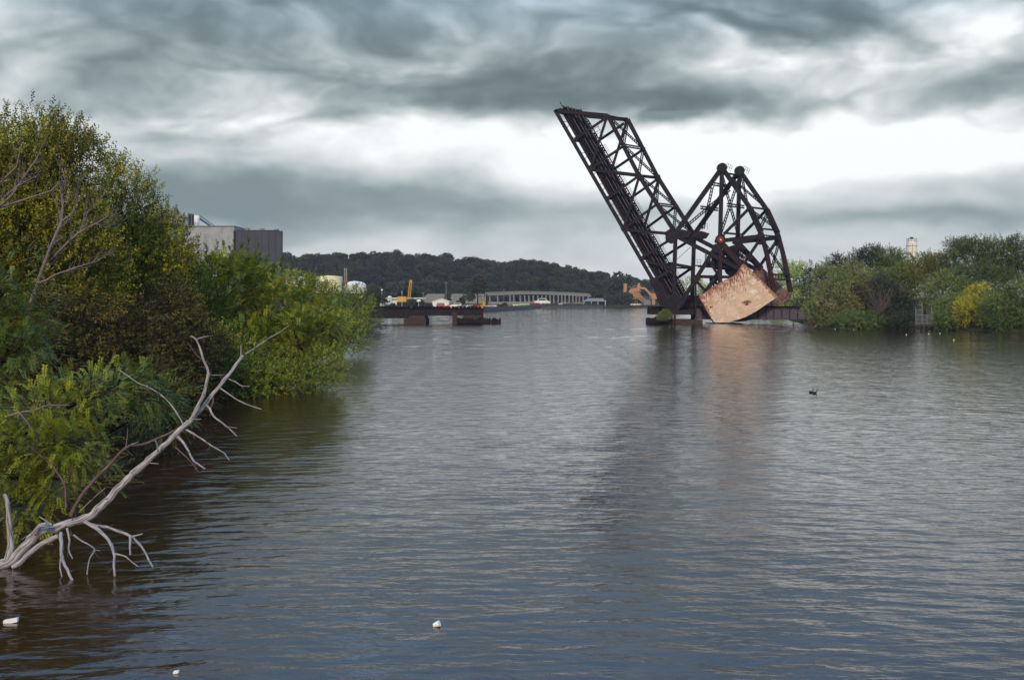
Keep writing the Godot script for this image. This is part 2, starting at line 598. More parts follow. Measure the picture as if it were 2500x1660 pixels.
# ---------------------------------------------------------------- trees
# styles: leaf length, leaf width, leaves per sprig, sprig length, rise of the sprig, droop, pinnate, colours
var styles := {
	"olive": {"l": 0.105, "w": 0.06, "k": 12, "s": 0.55, "rise": 0.7, "droop": 0.05, "pinnate": false, "cols": [Color(0.19, 0.19, 0.018), Color(0.14, 0.155, 0.018), Color(0.30, 0.27, 0.022), Color(0.08, 0.068, 0.016)]},
	"green": {"l": 0.10, "w": 0.055, "k": 12, "s": 0.5, "rise": 0.55, "droop": 0.08, "pinnate": false, "cols": [Color(0.115, 0.16, 0.022), Color(0.155, 0.20, 0.026), Color(0.085, 0.12, 0.026), Color(0.24, 0.25, 0.028)]},
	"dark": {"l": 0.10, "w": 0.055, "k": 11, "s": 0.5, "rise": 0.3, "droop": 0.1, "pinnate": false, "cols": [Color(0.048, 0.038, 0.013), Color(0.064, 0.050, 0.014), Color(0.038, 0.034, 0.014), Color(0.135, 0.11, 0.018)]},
	"frond": {"l": 0.05, "w": 0.021, "k": 20, "s": 0.26, "rise": 0.15, "droop": 0.10, "pinnate": true, "cols": [Color(0.20, 0.225, 0.018), Color(0.14, 0.17, 0.02), Color(0.27, 0.29, 0.022), Color(0.10, 0.12, 0.022)]},
	"sumac": {"l": 0.07, "w": 0.026, "k": 20, "s": 0.34, "rise": 0.15, "droop": 0.14, "pinnate": true, "cols": [Color(0.075, 0.12, 0.028), Color(0.095, 0.14, 0.028), Color(0.13, 0.145, 0.022)]},
	"locust": {"l": 0.11, "w": 0.05, "k": 16, "s": 0.48, "rise": 0.35, "droop": 0.12, "pinnate": true, "cols": [Color(0.145, 0.19, 0.02), Color(0.195, 0.23, 0.024), Color(0.10, 0.135, 0.02), Color(0.27, 0.255, 0.024)]},
}


func pick_color(cols: Array, shade: float) -> Color:
	var a: Color = cols[rng.randi() % cols.size()]
	var k := shade * rng.randf_range(0.8, 1.25)
	return Color(a.r * k * rng.randf_range(0.92, 1.1), a.g * k, a.b * k * rng.randf_range(0.8, 1.3))


func rand_dir() -> Vector3:
	var y := rng.randf_range(-1.0, 1.0)
	var a := rng.randf() * TAU
	var r := sqrt(1.0 - y * y)
	return Vector3(r * cos(a), y, r * sin(a))


func sprig(b: MB, p: Vector3, d: Vector3, st: Dictionary, size: float, cols: Array, shade: float) -> void:
	var k: int = st.k
	var len: float = st.s * size
	var side := d.cross(Vector3.UP)
	side = side.normalized() if side.length() > 0.1 else Vector3.RIGHT
	var up := side.cross(d).normalized()
	var col := pick_color(cols, shade)
	for j in k:
		var t := (j + 0.5) / k
		var q: Vector3 = p + d * (len * t) + Vector3.DOWN * (st.droop * len * t * t * 2.0)
		var ld: Vector3
		var ls: Vector3
		if st.pinnate:
			var sgn := 1.0 if j % 2 == 0 else -1.0
			ld = (side * sgn + d * 0.45 + Vector3.DOWN * rng.randf_range(0.0, 0.5)).normalized()
			ls = ld.cross(up).normalized()
		else:
			var a := j * 2.4 + rng.randf()
			ld = (side * cos(a) + up * sin(a) + d * rng.randf_range(0.3, 1.0)).normalized()
			ls = ld.cross(rand_dir())
			ls = ls.normalized() if ls.length() > 0.05 else side
		var f := rng.randf_range(0.75, 1.2) * size
		var g := rng.randf_range(0.85, 1.15)
		b.leaf(q, ld, ls, st.l * f, st.w * f, Color(col.r * g, col.g * g, col.b * g))


# lobes: [x, y, distance, half width, half height] as seen; density in leaf layers over the lobe's skin
func tree(called: String, label: String, group: String, lobes: Array, style: String, density: float, size := 1.0, extra := {}) -> Node3D:
	var st: Dictionary = styles[style]
	var cols: Array = extra.get("cols", st.cols)
	var first: Array = lobes[0]
	var root_px: float = extra.get("root", first[0])
	var root_d: float = extra.get("root_d", first[2])
	var base := P(root_px, 735, root_d)
	base.y = maxf(ground_height(base.x, root_d) - 0.1, -0.3)
	var o := thing(called, label, "shrub" if called.contains("shrub") or called.contains("bush") else "tree", base, group)
	var b := MB.new()
	var wood := MB.new()
	var limbs: Array = []
	var trunk_r: float = extra.get("trunk", 0.16)
	var fork := base + Vector3(0, 0.25 * (P(first[0], first[1], first[2]).y - base.y), 0)
	for lb in lobes:
		var c := P(lb[0], lb[1], lb[2])
		var m: float = lb[2] / F
		var r := Vector3(lb[3] * m, lb[4] * m, (lb[3] + lb[4]) * 0.45 * m)
		limbs.append([c, r])
		var area := 4.0 * PI * pow((pow(r.x * r.y, 1.6) + pow(r.x * r.z, 1.6) + pow(r.y * r.z, 1.6)) / 3.0, 1.0 / 1.6)
		var leaf_area: float = st.l * st.w * 0.5 * size * size * st.k
		var count := int(area * density / leaf_area)
		var gap: float = 1.0 / (0.55 + 0.25 * maxf(r.x, r.y))
		# the leaves stand in clumps on the outer part of the lobe, some of them paler than others
		var clump: float = extra.get("clump", 0.40 + 0.15 * maxf(r.x, r.y))
		var per := 7 + int(14.0 * clump * clump / maxf(size * size, 0.3))
		for h in int(count / float(per)) + 1:
			var dd := rand_dir()
			var c0 := c + dd * r * pow(rng.randf(), 0.30)
			if gaps.get_noise_3dv(c0 * gap) < -0.12 and rng.randf() < 0.85:
				continue
			var pale := rng.randf_range(0.72, 1.3)
			var one: Color = cols[rng.randi() % cols.size()]
			var part_cols := [one, one, one, one.lerp(cols[rng.randi() % cols.size()], 0.6)]
			for j in per:
				var e := rand_dir()
				var p := c0 + e * clump * pow(rng.randf(), 0.5) * Vector3(1, 0.8, 1)
				var out := (e * 0.8 + dd * 0.6 + Vector3(0, st.rise, 0) + rand_dir() * 0.4).normalized()
				sprig(b, p, out, st, size, part_cols, pale)
	for j in limbs.size():
		var c: Vector3 = limbs[j][0]
		var r: Vector3 = limbs[j][1]
		var mid := fork.lerp(c, 0.5) + Vector3(0, 0.12 * r.y, 0)
		wood.tube(PackedVector3Array([base + Vector3(rng.randf_range(-.1, .1), -0.2, 0), fork, mid, c, c + Vector3(0, r.y * 0.6, 0)]), PackedFloat32Array([trunk_r, trunk_r * 0.8, trunk_r * 0.5, trunk_r * 0.28, 0.01]), 7)
		for q in 7:
			var dd := rand_dir()
			dd.y = absf(dd.y) * 0.8
			var tip := c + dd * r * 0.95
			var s := c.lerp(mid, rng.randf() * 0.5)
			wood.tube(PackedVector3Array([s, s.lerp(tip, 0.5) + rand_dir() * 0.12 * r.x, tip]), PackedFloat32Array([trunk_r * 0.22, trunk_r * 0.13, 0.006]), 5)
	for q in extra.get("shoots", []):  # long upright shoots over the crown: [x, y of the tip, distance, length]
		var tip := P(q[0], q[1], q[2])
		var foot := tip + Vector3(rng.randf_range(-0.25, 0.05), -q[3], 0)
		wood.tube(PackedVector3Array([foot, foot.lerp(tip, 0.5) + Vector3(0.03, 0, 0), tip]), PackedFloat32Array([0.012, 0.009, 0.003]), 4)
		for j in int(q[3] * 20.0):
			var p := foot.lerp(tip, 1.0 - pow(rng.randf(), 0.8))
			sprig(b, p, ((tip - foot).normalized() * 1.2 + rand_dir() * 0.6).normalized(), st, size * 0.55, [cols[0], cols[2 if cols.size() > 2 else 0].lerp(cols[0], 0.7)], 0.65)
	part("trunk", wood, extra.get("bark", M.bark), o)
	part("crown", b, extra.get("leaf", M.leaf), o)
	return o


func make_left_trees() -> void:
	var g := "trees and shrubs crowding the left bank"
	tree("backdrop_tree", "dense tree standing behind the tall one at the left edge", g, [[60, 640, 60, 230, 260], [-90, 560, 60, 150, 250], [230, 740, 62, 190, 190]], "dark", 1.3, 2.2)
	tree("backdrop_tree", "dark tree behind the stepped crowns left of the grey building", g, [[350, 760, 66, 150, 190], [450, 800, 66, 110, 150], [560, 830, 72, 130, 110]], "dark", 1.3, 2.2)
	tree("tall_tree", "tallest tree on the left bank, yellow-olive crown cut by the left edge", g, [[40, 420, 38, 145, 150], [140, 480, 38, 105, 165], [-70, 520, 38, 150, 220], [60, 640, 37, 180, 150], [190, 650, 38, 100, 140]], "olive", 1.9, 1.0, {"trunk": 0.22, "shoots": [[15, 256, 38, 0.9], [52, 258, 38, 0.9], [90, 254, 38, 1.0], [128, 262, 38, 0.9], [142, 258, 38, 1.2], [185, 282, 38, 0.9], [205, 304, 38, 1.0], [238, 342, 38, 0.8], [225, 330, 38, 0.8]]})
	tree("olive_tree", "olive tree one step right of the tallest, behind the pale bare branches", g, [[295, 515, 44, 85, 118], [350, 640, 44, 105, 115], [265, 690, 43, 100, 115]], "olive", 1.9, 1.0, {"shoots": [[285, 372, 44, 1.0], [305, 382, 44, 0.9], [330, 398, 44, 0.9], [362, 424, 44, 0.9], [375, 448, 44, 0.8]]})
	tree("olive_tree", "narrow olive tree whose right side meets the pale grey building", g, [[392, 600, 48, 40, 82], [400, 700, 47, 70, 90]], "olive", 1.9, 1.0, {"shoots": [[410, 482, 48, 0.8], [432, 508, 48, 0.8], [452, 560, 48, 0.7]]})
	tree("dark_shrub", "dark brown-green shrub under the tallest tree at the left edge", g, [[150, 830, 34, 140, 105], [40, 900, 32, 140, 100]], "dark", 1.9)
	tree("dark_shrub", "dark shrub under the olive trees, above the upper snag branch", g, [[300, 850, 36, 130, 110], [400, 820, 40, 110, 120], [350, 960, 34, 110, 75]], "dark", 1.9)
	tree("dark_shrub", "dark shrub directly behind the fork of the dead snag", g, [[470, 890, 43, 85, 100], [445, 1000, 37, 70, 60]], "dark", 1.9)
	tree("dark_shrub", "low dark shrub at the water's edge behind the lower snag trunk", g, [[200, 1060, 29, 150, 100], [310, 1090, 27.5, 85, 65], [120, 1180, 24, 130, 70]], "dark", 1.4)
	tree("sapling_thicket", "yellow-green thicket with upright shoots below the slate-grey building", g, [[540, 735, 52, 95, 105], [610, 700, 54, 80, 70], [500, 810, 50, 85, 105], [455, 680, 52, 22, 50]], "locust", 1.7, 1.0, {"shoots": [[482, 580, 53, 1.6], [502, 577, 53, 1.7], [530, 588, 53, 1.3], [545, 590, 53, 1.3], [572, 584, 53, 1.6], [590, 590, 54, 1.4], [607, 578, 55, 1.8], [628, 592, 55, 1.5], [560, 605, 53, 1.1], [520, 610, 53, 1.1], [650, 635, 55, 1.0], [668, 640, 55, 1.0], [685, 632, 55, 0.9]]})
	tree("sapling_thicket", "green thicket right of the shoots, reaching toward the river", g, [[690, 770, 52, 88, 85], [640, 860, 50, 115, 90], [740, 850, 49, 78, 85], [785, 800, 50, 55, 60]], "locust", 1.7)
	tree("overhanging_tree", "green tree leaning over the river, branch tips touching the water", g, [[765, 905, 47, 55, 50], [690, 925, 46, 80, 50], [600, 930, 45, 90, 50], [560, 880, 46, 80, 70]], "green", 1.4, 1.0, {"root": 560.0, "root_d": 48.0})
	tree("rounded_bush", "light green rounded bush at the river end of the left bank", g, [[855, 765, 82, 50, 58], [830, 815, 76, 58, 48], [790, 745, 84, 50, 42]], "green", 1.3, 1.5, {"root": 800.0})
	tree("dark_tree", "small dark tree at the left end of the rusty girder span", g, [[905, 745, 150, 24, 45], [900, 785, 143, 24, 20]], "dark", 1.3, 2.6, {"cols": [Color(0.045, 0.052, 0.026), Color(0.06, 0.068, 0.03)], "root": 890.0})
	tree("backdrop_tree", "bush behind the thicket, below the white tanks", g, [[660, 700, 92, 60, 45], [735, 715, 96, 60, 38], [600, 690, 90, 50, 40]], "green", 1.3, 1.8)
	tree("feathery_tree", "feathery green branches hanging in from the left edge at mid height", g, [[0, 720, 23, 105, 36], [20, 780, 23, 110, 40], [50, 845, 22, 90, 40], [-20, 670, 23, 80, 40], [0, 900, 22, 100, 36]], "sumac", 1.1, 1.0, {"root": -120.0})
	tree("locust_shrub", "bright yellow-green locust spray over the water behind the snag's root", g, [[110, 1000, 18.6, 160, 40], [220, 955, 18.8, 100, 34], [50, 1075, 18.4, 120, 40], [170, 1085, 18.2, 130, 34], [40, 1150, 18.2, 110, 36], [150, 1170, 18.2, 110, 34], [50, 1235, 18, 100, 36]], "frond", 1.0, 1.0, {"root": -100.0, "root_d": 19.0, "trunk": 0.07})
	tree("sumac_shrub", "blue-green sumac fronds left of the dead snag's long trunk", g, [[350, 950, 25, 75, 42], [400, 985, 26, 55, 55], [290, 925, 25, 70, 36]], "sumac", 1.1, 1.0, {"root": 260.0, "root_d": 27.0, "trunk": 0.06})


func make_right_trees() -> void:
	var g := "trees and bushes along the right bank"
	var gr := [Color(0.11, 0.155, 0.04), Color(0.15, 0.20, 0.05), Color(0.085, 0.115, 0.042)]
	var lt := [Color(0.26, 0.36, 0.06), Color(0.22, 0.30, 0.055), Color(0.32, 0.38, 0.07)]
	var mid := [Color(0.16, 0.20, 0.05), Color(0.20, 0.235, 0.06), Color(0.12, 0.15, 0.05)]
	var dk := [Color(0.034, 0.046, 0.028), Color(0.045, 0.058, 0.032), Color(0.052, 0.056, 0.034)]
	var ye := [Color(0.36, 0.32, 0.03), Color(0.28, 0.27, 0.032), Color(0.42, 0.36, 0.035)]
	tree("bank_tree", "light green tree rising behind the bridge's rear counterweight", g, [[1938, 690, 235, 48, 52], [1925, 735, 232, 40, 30]], "green", 1.3, 3.6, {"cols": lt})
	tree("bank_tree", "dark green tree between the light green one and the big rounded bush", g, [[1992, 705, 205, 32, 55], [1975, 745, 200, 30, 30]], "green", 1.3, 3.2, {"cols": dk})
	tree("rounded_bush", "big rounded bush at the right end of the girder span, partly browned", g, [[2050, 735, 158, 62, 58], [2030, 690, 164, 45, 42], [2000, 765, 156, 32, 32], [2080, 690, 160, 50, 45]], "green", 2.0, 2.0, {"cols": mid + [Color(0.26, 0.20, 0.12), Color(0.15, 0.17, 0.06)]})
	tree("bank_tree", "ragged dark tree with a forked top left of the white silo", g, [[2115, 655, 172, 45, 42], [2130, 635, 174, 26, 30], [2050, 645, 175, 30, 18]], "green", 1.8, 2.1, {"cols": dk})
	tree("bank_tree", "green dome-topped tree just left of the white silo", g, [[2180, 655, 170, 42, 44], [2165, 710, 164, 62, 55]], "green", 2.0, 2.1, {"cols": gr})
	tree("bank_tree", "dark tangled tree over the water left of the wire fence", g, [[2140, 735, 158, 62, 55], [2190, 750, 155, 45, 45]], "green", 1.9, 1.9, {"cols": dk + [Color(0.12, 0.09, 0.075)]})
	tree("bank_tree", "olive tree under the white silo", g, [[2260, 665, 166, 52, 42], [2225, 690, 164, 42, 45], [2310, 660, 168, 42, 32]], "green", 2.0, 2.1, {"cols": [Color(0.155, 0.165, 0.036), Color(0.19, 0.18, 0.036), Color(0.11, 0.125, 0.04)]})
	tree("bank_tree", "tall spreading tree at the right edge, highest on the right bank", g, [[2390, 635, 160, 62, 52], [2445, 630, 158, 62, 50], [2345, 605, 163, 32, 22], [2405, 690, 154, 85, 50], [2500, 640, 156, 50, 60]], "green", 1.7, 1.8, {"cols": [Color(0.085, 0.12, 0.036), Color(0.11, 0.145, 0.042), Color(0.06, 0.085, 0.036)]})
	tree("bank_tree", "green tree above the wire fence", g, [[2312, 715, 152, 55, 46], [2318, 758, 147, 32, 36]], "green", 2.0, 1.9, {"cols": mid})
	tree("yellow_bush", "yellow bush at the water's edge near the right corner of the bank", g, [[2372, 760, 142, 36, 36], [2395, 725, 144, 34, 24]], "green", 2.0, 1.8, {"cols": ye})
	tree("bank_shrub", "green shrub right of the yellow bush at the right edge", g, [[2450, 755, 138, 58, 50], [2510, 740, 136, 40, 60]], "green", 2.0, 1.8, {"cols": gr})
	tree("bank_shrub", "low shrub on the waterline below the big rounded bush", g, [[2100, 785, 152, 60, 22], [2030, 787, 155, 40, 16]], "green", 2.0, 1.8, {"cols": gr})
	tree("bank_shrub", "low shrub on the waterline right of the wire fence's ledge", g, [[2312, 785, 143, 30, 24]], "green", 2.0, 1.8, {"cols": gr})
	tree("bank_shrub", "low dark shrub on the waterline left of the wire fence", g, [[2190, 785, 150, 36, 22]], "green", 2.0, 1.8, {"cols": dk})
	tree("bank_tree", "light green tree seen through the bridge's tower legs", g, [[1690, 712, 300, 30, 30], [1730, 730, 300, 26, 20]], "green", 1.2, 4.0, {"cols": lt, "root": 1735.0})
	tree("bank_tree", "green tree seen between the tower and the raised leaf's heel", g, [[1655, 728, 430, 20, 16]], "green", 1.2, 5.0, {"cols": gr, "root": 1668.0})
	tree("bank_tree", "green trees' edge behind the girder under the counterweights", g, [[1790, 735, 290, 50, 25], [1870, 735, 260, 40, 35]], "green", 1.2, 4.0, {"cols": gr})
	tree("pier_shrub", "small round shrub growing on the pier in front of the raised leaf's heel", "", [[1624, 769, 184, 13, 11], [1613, 773, 184, 7, 7]], "green", 4.0, 0.8, {"cols": mid, "root": 1626.0, "trunk": 0.03, "clump": 0.22})
	# bare twigs in the tangled tree
	var o := thing("bare_bush", "pinkish bare twigs in front of the dark tangled tree", "shrub", P(2145, 770, 150), g)
	var b := MB.new()
	for j in 46:
		var s := P(2145 + rng.randf_range(-8, 8), 765, 151)
		var t := P(2145 + rng.randf_range(-38, 38), 725 + rng.randf_range(-28, 20), 149)
		b.tube(PackedVector3Array([s, s.lerp(t, 0.5) + rand_dir() * 0.3, t]), PackedFloat32Array([0.035, 0.03, 0.015]), 4)
	part("twigs", b, M.grey_bark, o, "stuff")


func crown_mesh(s: int, w: float, h: float, leaves: int, size: float, cols: Array) -> ArrayMesh:
	rng.seed = s
	var b := MB.new()
	var lobes := []
	for j in 12:
		var a := rng.randf() * TAU
		var up := rng.randf_range(0.3, 0.9)
		var reach := w * rng.randf_range(0.2, 0.85) * sqrt(1.0 - pow(absf(up - 0.5) * 1.6, 2.0))
		lobes.append([Vector3(cos(a) * reach, h * up, sin(a) * reach), w * rng.randf_range(0.22, 0.48)])
	lobes.append([Vector3(0, h * 0.5, 0), w * 0.7])
	for j in leaves:
		var lb: Array = lobes[rng.randi() % lobes.size()]
		var d := rand_dir()
		var p: Vector3 = lb[0] + d * lb[1] * pow(rng.randf(), 0.35) * Vector3(1, 0.85, 1)
		var ld := (d + rand_dir() * 0.9).normalized()
		var ls := ld.cross(rand_dir()).normalized()
		var col := pick_color(cols, 1.0)
		b.leaf(p, ld, ls, size * rng.randf_range(0.7, 1.3), size * rng.randf_range(0.5, 0.9), col)
	b.tube(PackedVector3Array([Vector3(0, -1, 0), Vector3(0, h * 0.3, 0), Vector3(0.2, h * 0.7, 0)]), PackedFloat32Array([w * 0.07, w * 0.05, 0.02]), 5)
	while b.c.size() < b.v.size():
		b.c.append(Color(0.02, 0.014, 0.01))
	return b.mesh()


func hill_top_line(px: float) -> float:  # where the wood meets the sky
	var y := 620.0
	y = lerpf(y, 640.0, smoothstep(1100, 1230, px))
	y = lerpf(y, 674.0, smoothstep(1320, 1470, px))
	return y


func make_hill() -> void:
	var cols := [Color(0.040, 0.050, 0.028), Color(0.052, 0.064, 0.033), Color(0.034, 0.042, 0.027), Color(0.062, 0.072, 0.036)]
	var protos := []
	for k in 5:
		protos.append(crown_mesh(900 + k, 5.2, 12.5, 2600, 0.85, cols))
	rng.seed = 77
	# the wood as a mass, one object for each crown shape
	var places := [[], [], [], [], []]
	for j in 640:
		var px := rng.randf_range(560, 1640)
		var t := pow(rng.randf(), 0.8)
		var d := lerpf(668.0, 800.0, t)
		var x := (px - CX) * d / F
		var hh := hill_height(x, d)
		if px > 1480 and rng.randf() < 0.5:
			continue
		var sc := rng.randf_range(0.72, 1.22)
		places[rng.randi() % 5].append(Transform3D(Basis(Vector3.UP, rng.randf() * TAU).scaled(Vector3(sc * rng.randf_range(0.9, 1.25), sc, sc)), Vector3(x, hh + 1.5, -d)))
	for k in 5:
		var mm := MultiMesh.new()
		mm.transform_format = MultiMesh.TRANSFORM_3D
		mm.use_colors = true
		mm.mesh = protos[k]
		mm.instance_count = places[k].size()
		for j in places[k].size():
			mm.set_instance_transform(j, places[k][j])
			var tone := rng.randf_range(0.62, 1.35)
			mm.set_instance_color(j, Color(tone * rng.randf_range(0.9, 1.15), tone, tone * rng.randf_range(0.85, 1.1)))
		var o := MultiMeshInstance3D.new()
		o.name = numbered("hill_wood")
		o.multimesh = mm
		o.material_override = M.far_leaf
		add_child(o)
		tag(o, "dark wood covering the far hillside behind the river", "wood", "", "stuff")
	# trees that stand out against the sky
	var g := "trees on the skyline of the wooded hill"
	var spots := [[700, 618], [745, 623], [790, 621], [838, 620], [880, 622], [922, 616], [962, 613], [1000, 624], [1032, 622], [1065, 627], [1092, 621], [1125, 626], [1160, 630], [1195, 638], [1225, 642], [1262, 641], [1300, 638], [1318, 636], [1345, 645], [1372, 650], [1398, 655], [1420, 660], [1445, 668]]
	for q in spots:
		var d := rng.randf_range(768.0, 792.0)
		var x: float = (q[0] - CX) * d / F
		var top: float = EYE + (HY - q[1]) * d / F
		var sc := rng.randf_range(0.85, 1.1)
		var o := MeshInstance3D.new()
		o.name = numbered("hill_tree")
		o.mesh = protos[rng.randi() % 5]
		o.material_override = M.far_leaf
		add_child(o)
		o.position = Vector3(x, top - 11.9 * sc, -d)
		o.rotation.y = rng.randf() * TAU
		o.scale = Vector3(sc * 1.25, sc, sc * 1.25)
		tag(o, "dark tree whose top breaks the skyline of the wooded hill", "tree", g)
	# nearer trees on the far shore
	var near := [
		[1166, 664, 750, 520, 0.95, 0, "pointed dark tree standing alone before the left end of the viaduct", "lone_tree"],
		[1512, 660, 745, 700, 1.25, 1, "tall dark tree behind the orange plant, left one of the group", "shore_tree"],
		[1545, 668, 745, 705, 1.1, 2, "dark tree behind the orange plant, middle one of the group", "shore_tree"],
		[1580, 678, 745, 710, 1.0, 3, "dark tree behind the orange plant, beside the raised leaf", "shore_tree"],
		[1482, 676, 745, 700, 0.9, 4, "dark tree left of the orange plant's chimney", "shore_tree"],
		[1490, 714, 750, 640, 1.7, 0, "low dark tree left of the orange plant, right of the hipped roof", "shore_tree"],
		[1517, 712, 750, 640, 1.9, 3, "low dark tree in front of the orange plant", "shore_tree"],
		[945, 672, 748, 470, 1.3, 2, "grey-green tree left of the yellow crane boom", "shore_tree"],
		[985, 682, 748, 480, 1.2, 1, "grey-green tree behind the yellow crane boom", "shore_tree"],
		[1018, 694, 748, 490, 1.1, 4, "grey-green tree right of the yellow crane boom", "shore_tree"],
		[912, 690, 748, 460, 1.2, 3, "grey-green tree at the right edge of the near bushes", "shore_tree"],
		[1090, 711, 748, 500, 0.9, 0, "small tree behind the white gabled shed", "shore_tree"],
		[1130, 722, 748, 500, 0.7, 2, "small round tree left of the lone pointed tree", "shore_tree"],
		[1008, 731, 751, 436, 2.6, 3, "grey-green bush under the flat white roof, right of the crane house", "shore_bush"],
		[1031, 735, 751, 432, 1.8, 1, "small bush between the flat white roof and the gabled shed", "shore_bush"],
		[1048, 741, 752, 415, 2.4, 0, "low green bush left of the gabled shed", "shore_bush"],
		[958, 742, 752, 415, 2.2, 4, "low bush at the left end of the yard", "shore_bush"],
		[1122, 734, 750, 520, 1.6, 2, "dark bush behind the parked white van", "shore_bush"],
		[1232, 740, 748, 520, 1.8, 1, "dark bush in front of the viaduct's left end", "shore_bush"]]
	for q in near:
		var d: float = q[3]
		var base := P(q[0], q[2], d)
		var h: float = (q[2] - q[1]) * d / F
		var w: float = h * 0.36 * q[4]
		var grey := [Color(0.05, 0.06, 0.045), Color(0.06, 0.07, 0.05)] if q[0] < 1100 else cols
		var o := thing(q[7], q[6], "tree", base, "trees along the far shore")
		var m := MeshInstance3D.new()
		m.name = "crown"
		m.mesh = crown_mesh(1000 + int(q[0]), w, h / 1.08, 1500, maxf(0.6, w * 0.2), grey)
		m.material_override = M.far_leaf
		o.add_child(m)
		var tb := MB.new()
		tb.tube(PackedVector3Array([base + Vector3(0, -1.5, 0), base + Vector3(0, h * 0.35, 0)]), PackedFloat32Array([0.3, 0.2]), 6)
		part("trunk", tb, M.bark, o)
	# reeds and scrub along the far bank
	rng.seed = 31
	var rb := MB.new()
	for j in 9000:
		var px := rng.randf_range(1180, 1640)
		var d := 0.0
		var x := 0.0
		var s := -1.0
		for tries in 6:
			d = rng.randf_range(350, 665)
			x = (px - CX) * d / F
			s = shore(x, d)
			if s > 0.2 and s < 6.0:
				break
		if s < 0.2 or s > 6.0:
			continue
		var hh := 0.9 if px < 1325 or px > 1460 else 2.0
		var p := Vector3(x, ground_height(x, d) - 0.1, -d)
		rb.leaf(p, (Vector3.UP + rand_dir() * 0.35).normalized(), Vector3.RIGHT.rotated(Vector3.UP, rng.randf() * TAU), hh * rng.randf_range(0.6, 1.3), 0.5, pick_color([Color(0.05, 0.055, 0.03), Color(0.07, 0.07, 0.035)], 1.0))
	single("shore_reeds", rb, M.far_leaf, "low reeds and scrub along the far waterline", "reeds", "", "stuff")


# ---------------------------------------------------------------- the bascule bridge
func bz(x: float, y: float, t := 0.0, z := 0.0) -> Vector3:  # survey point on the near truss (t 0) or the far one (t 1)
	var px := 1320.0 + x * 0.3827
	var py := 230.0 + y * 0.3827
	return Vector3((px - CX) * BR / F, EYE + (HY - py) * BR / F, -BR + z) + FAR_TRUSS * t


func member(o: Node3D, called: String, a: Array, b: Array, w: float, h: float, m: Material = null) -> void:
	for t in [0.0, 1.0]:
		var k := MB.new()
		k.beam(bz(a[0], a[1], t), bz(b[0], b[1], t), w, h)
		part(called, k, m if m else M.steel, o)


func gusset(o: Node3D, at: Array, r: float) -> void:
	for t in [0.0, 1.0]:
		var k := MB.new()
		var poly := PackedVector2Array()
		for j in 7:
			var a: float = TAU * j / 7.0 + at[0]
			poly.append(Vector2(cos(a), sin(a)) * r * (0.85 + 0.15 * sin(j * 2.3)))
		k.prism(poly, -0.34, 0.34, bz(at[0], at[1], t))
		part("gusset_plate", k, M.steel, o)


func strut(o: Node3D, at: Array, w: float, pair := true) -> void:  # from truss to truss
	var k := MB.new()
	var a := bz(at[0], at[1], 0.02)
	var b := bz(at[0], at[1], 0.98)
	if pair:
		k.bar(a + Vector3(0, w * 0.6, 0), b + Vector3(0, w * 0.6, 0), w * 0.5, 0.25, Vector3.UP)
		k.bar(a - Vector3(0, w * 0.6, 0), b - Vector3(0, w * 0.6, 0), w * 0.5, 0.25, Vector3.UP)
		for j in 5:
			k.bar(a.lerp(b, (j + 0.5) / 5.0) - Vector3(0, w * 0.6, 0), a.lerp(b, (j + 0.5) / 5.0) + Vector3(0, w * 0.6, 0), 0.1, 0.1)
	else:
		k.bar(a, b, w, w * 0.7, Vector3.UP)
	part("cross_strut", k, M.steel, o)


func cross_lacing(o: Node3D, a: Array, b: Array, w := 0.5) -> void:  # laced X between the trusses over the panel from a to b
	for s in [[0.0, 1.0], [1.0, 0.0]]:
		var k := MB.new()
		var p := bz(a[0], a[1], s[0])
		var q := bz(b[0], b[1], s[1])
		k.lattice(p, q, w, bz(b[0], b[1]) - bz(a[0], a[1]), 0.075)
		part("lattice_brace", k, M.steel, o, "stuff")


func rail(o: Node3D, pts: PackedVector3Array, up: Vector3, posts: int) -> void:
	var k := MB.new()
	for j in pts.size() - 1:
		for h in [0.55, 1.05]:
			k.bar(pts[j] + up * h, pts[j + 1] + up * h, 0.05, 0.05)
		for m in posts + 1:
			var p: Vector3 = pts[j].lerp(pts[j + 1], float(m) / posts)
			k.bar(p, p + up * 1.07, 0.05, 0.05)
	part("handrail", k, M.steel, o)


func assembly(parent: Node3D, called: String) -> Node3D:
	var o := Node3D.new()
	o.name = called
	parent.add_child(o, true)
	return o


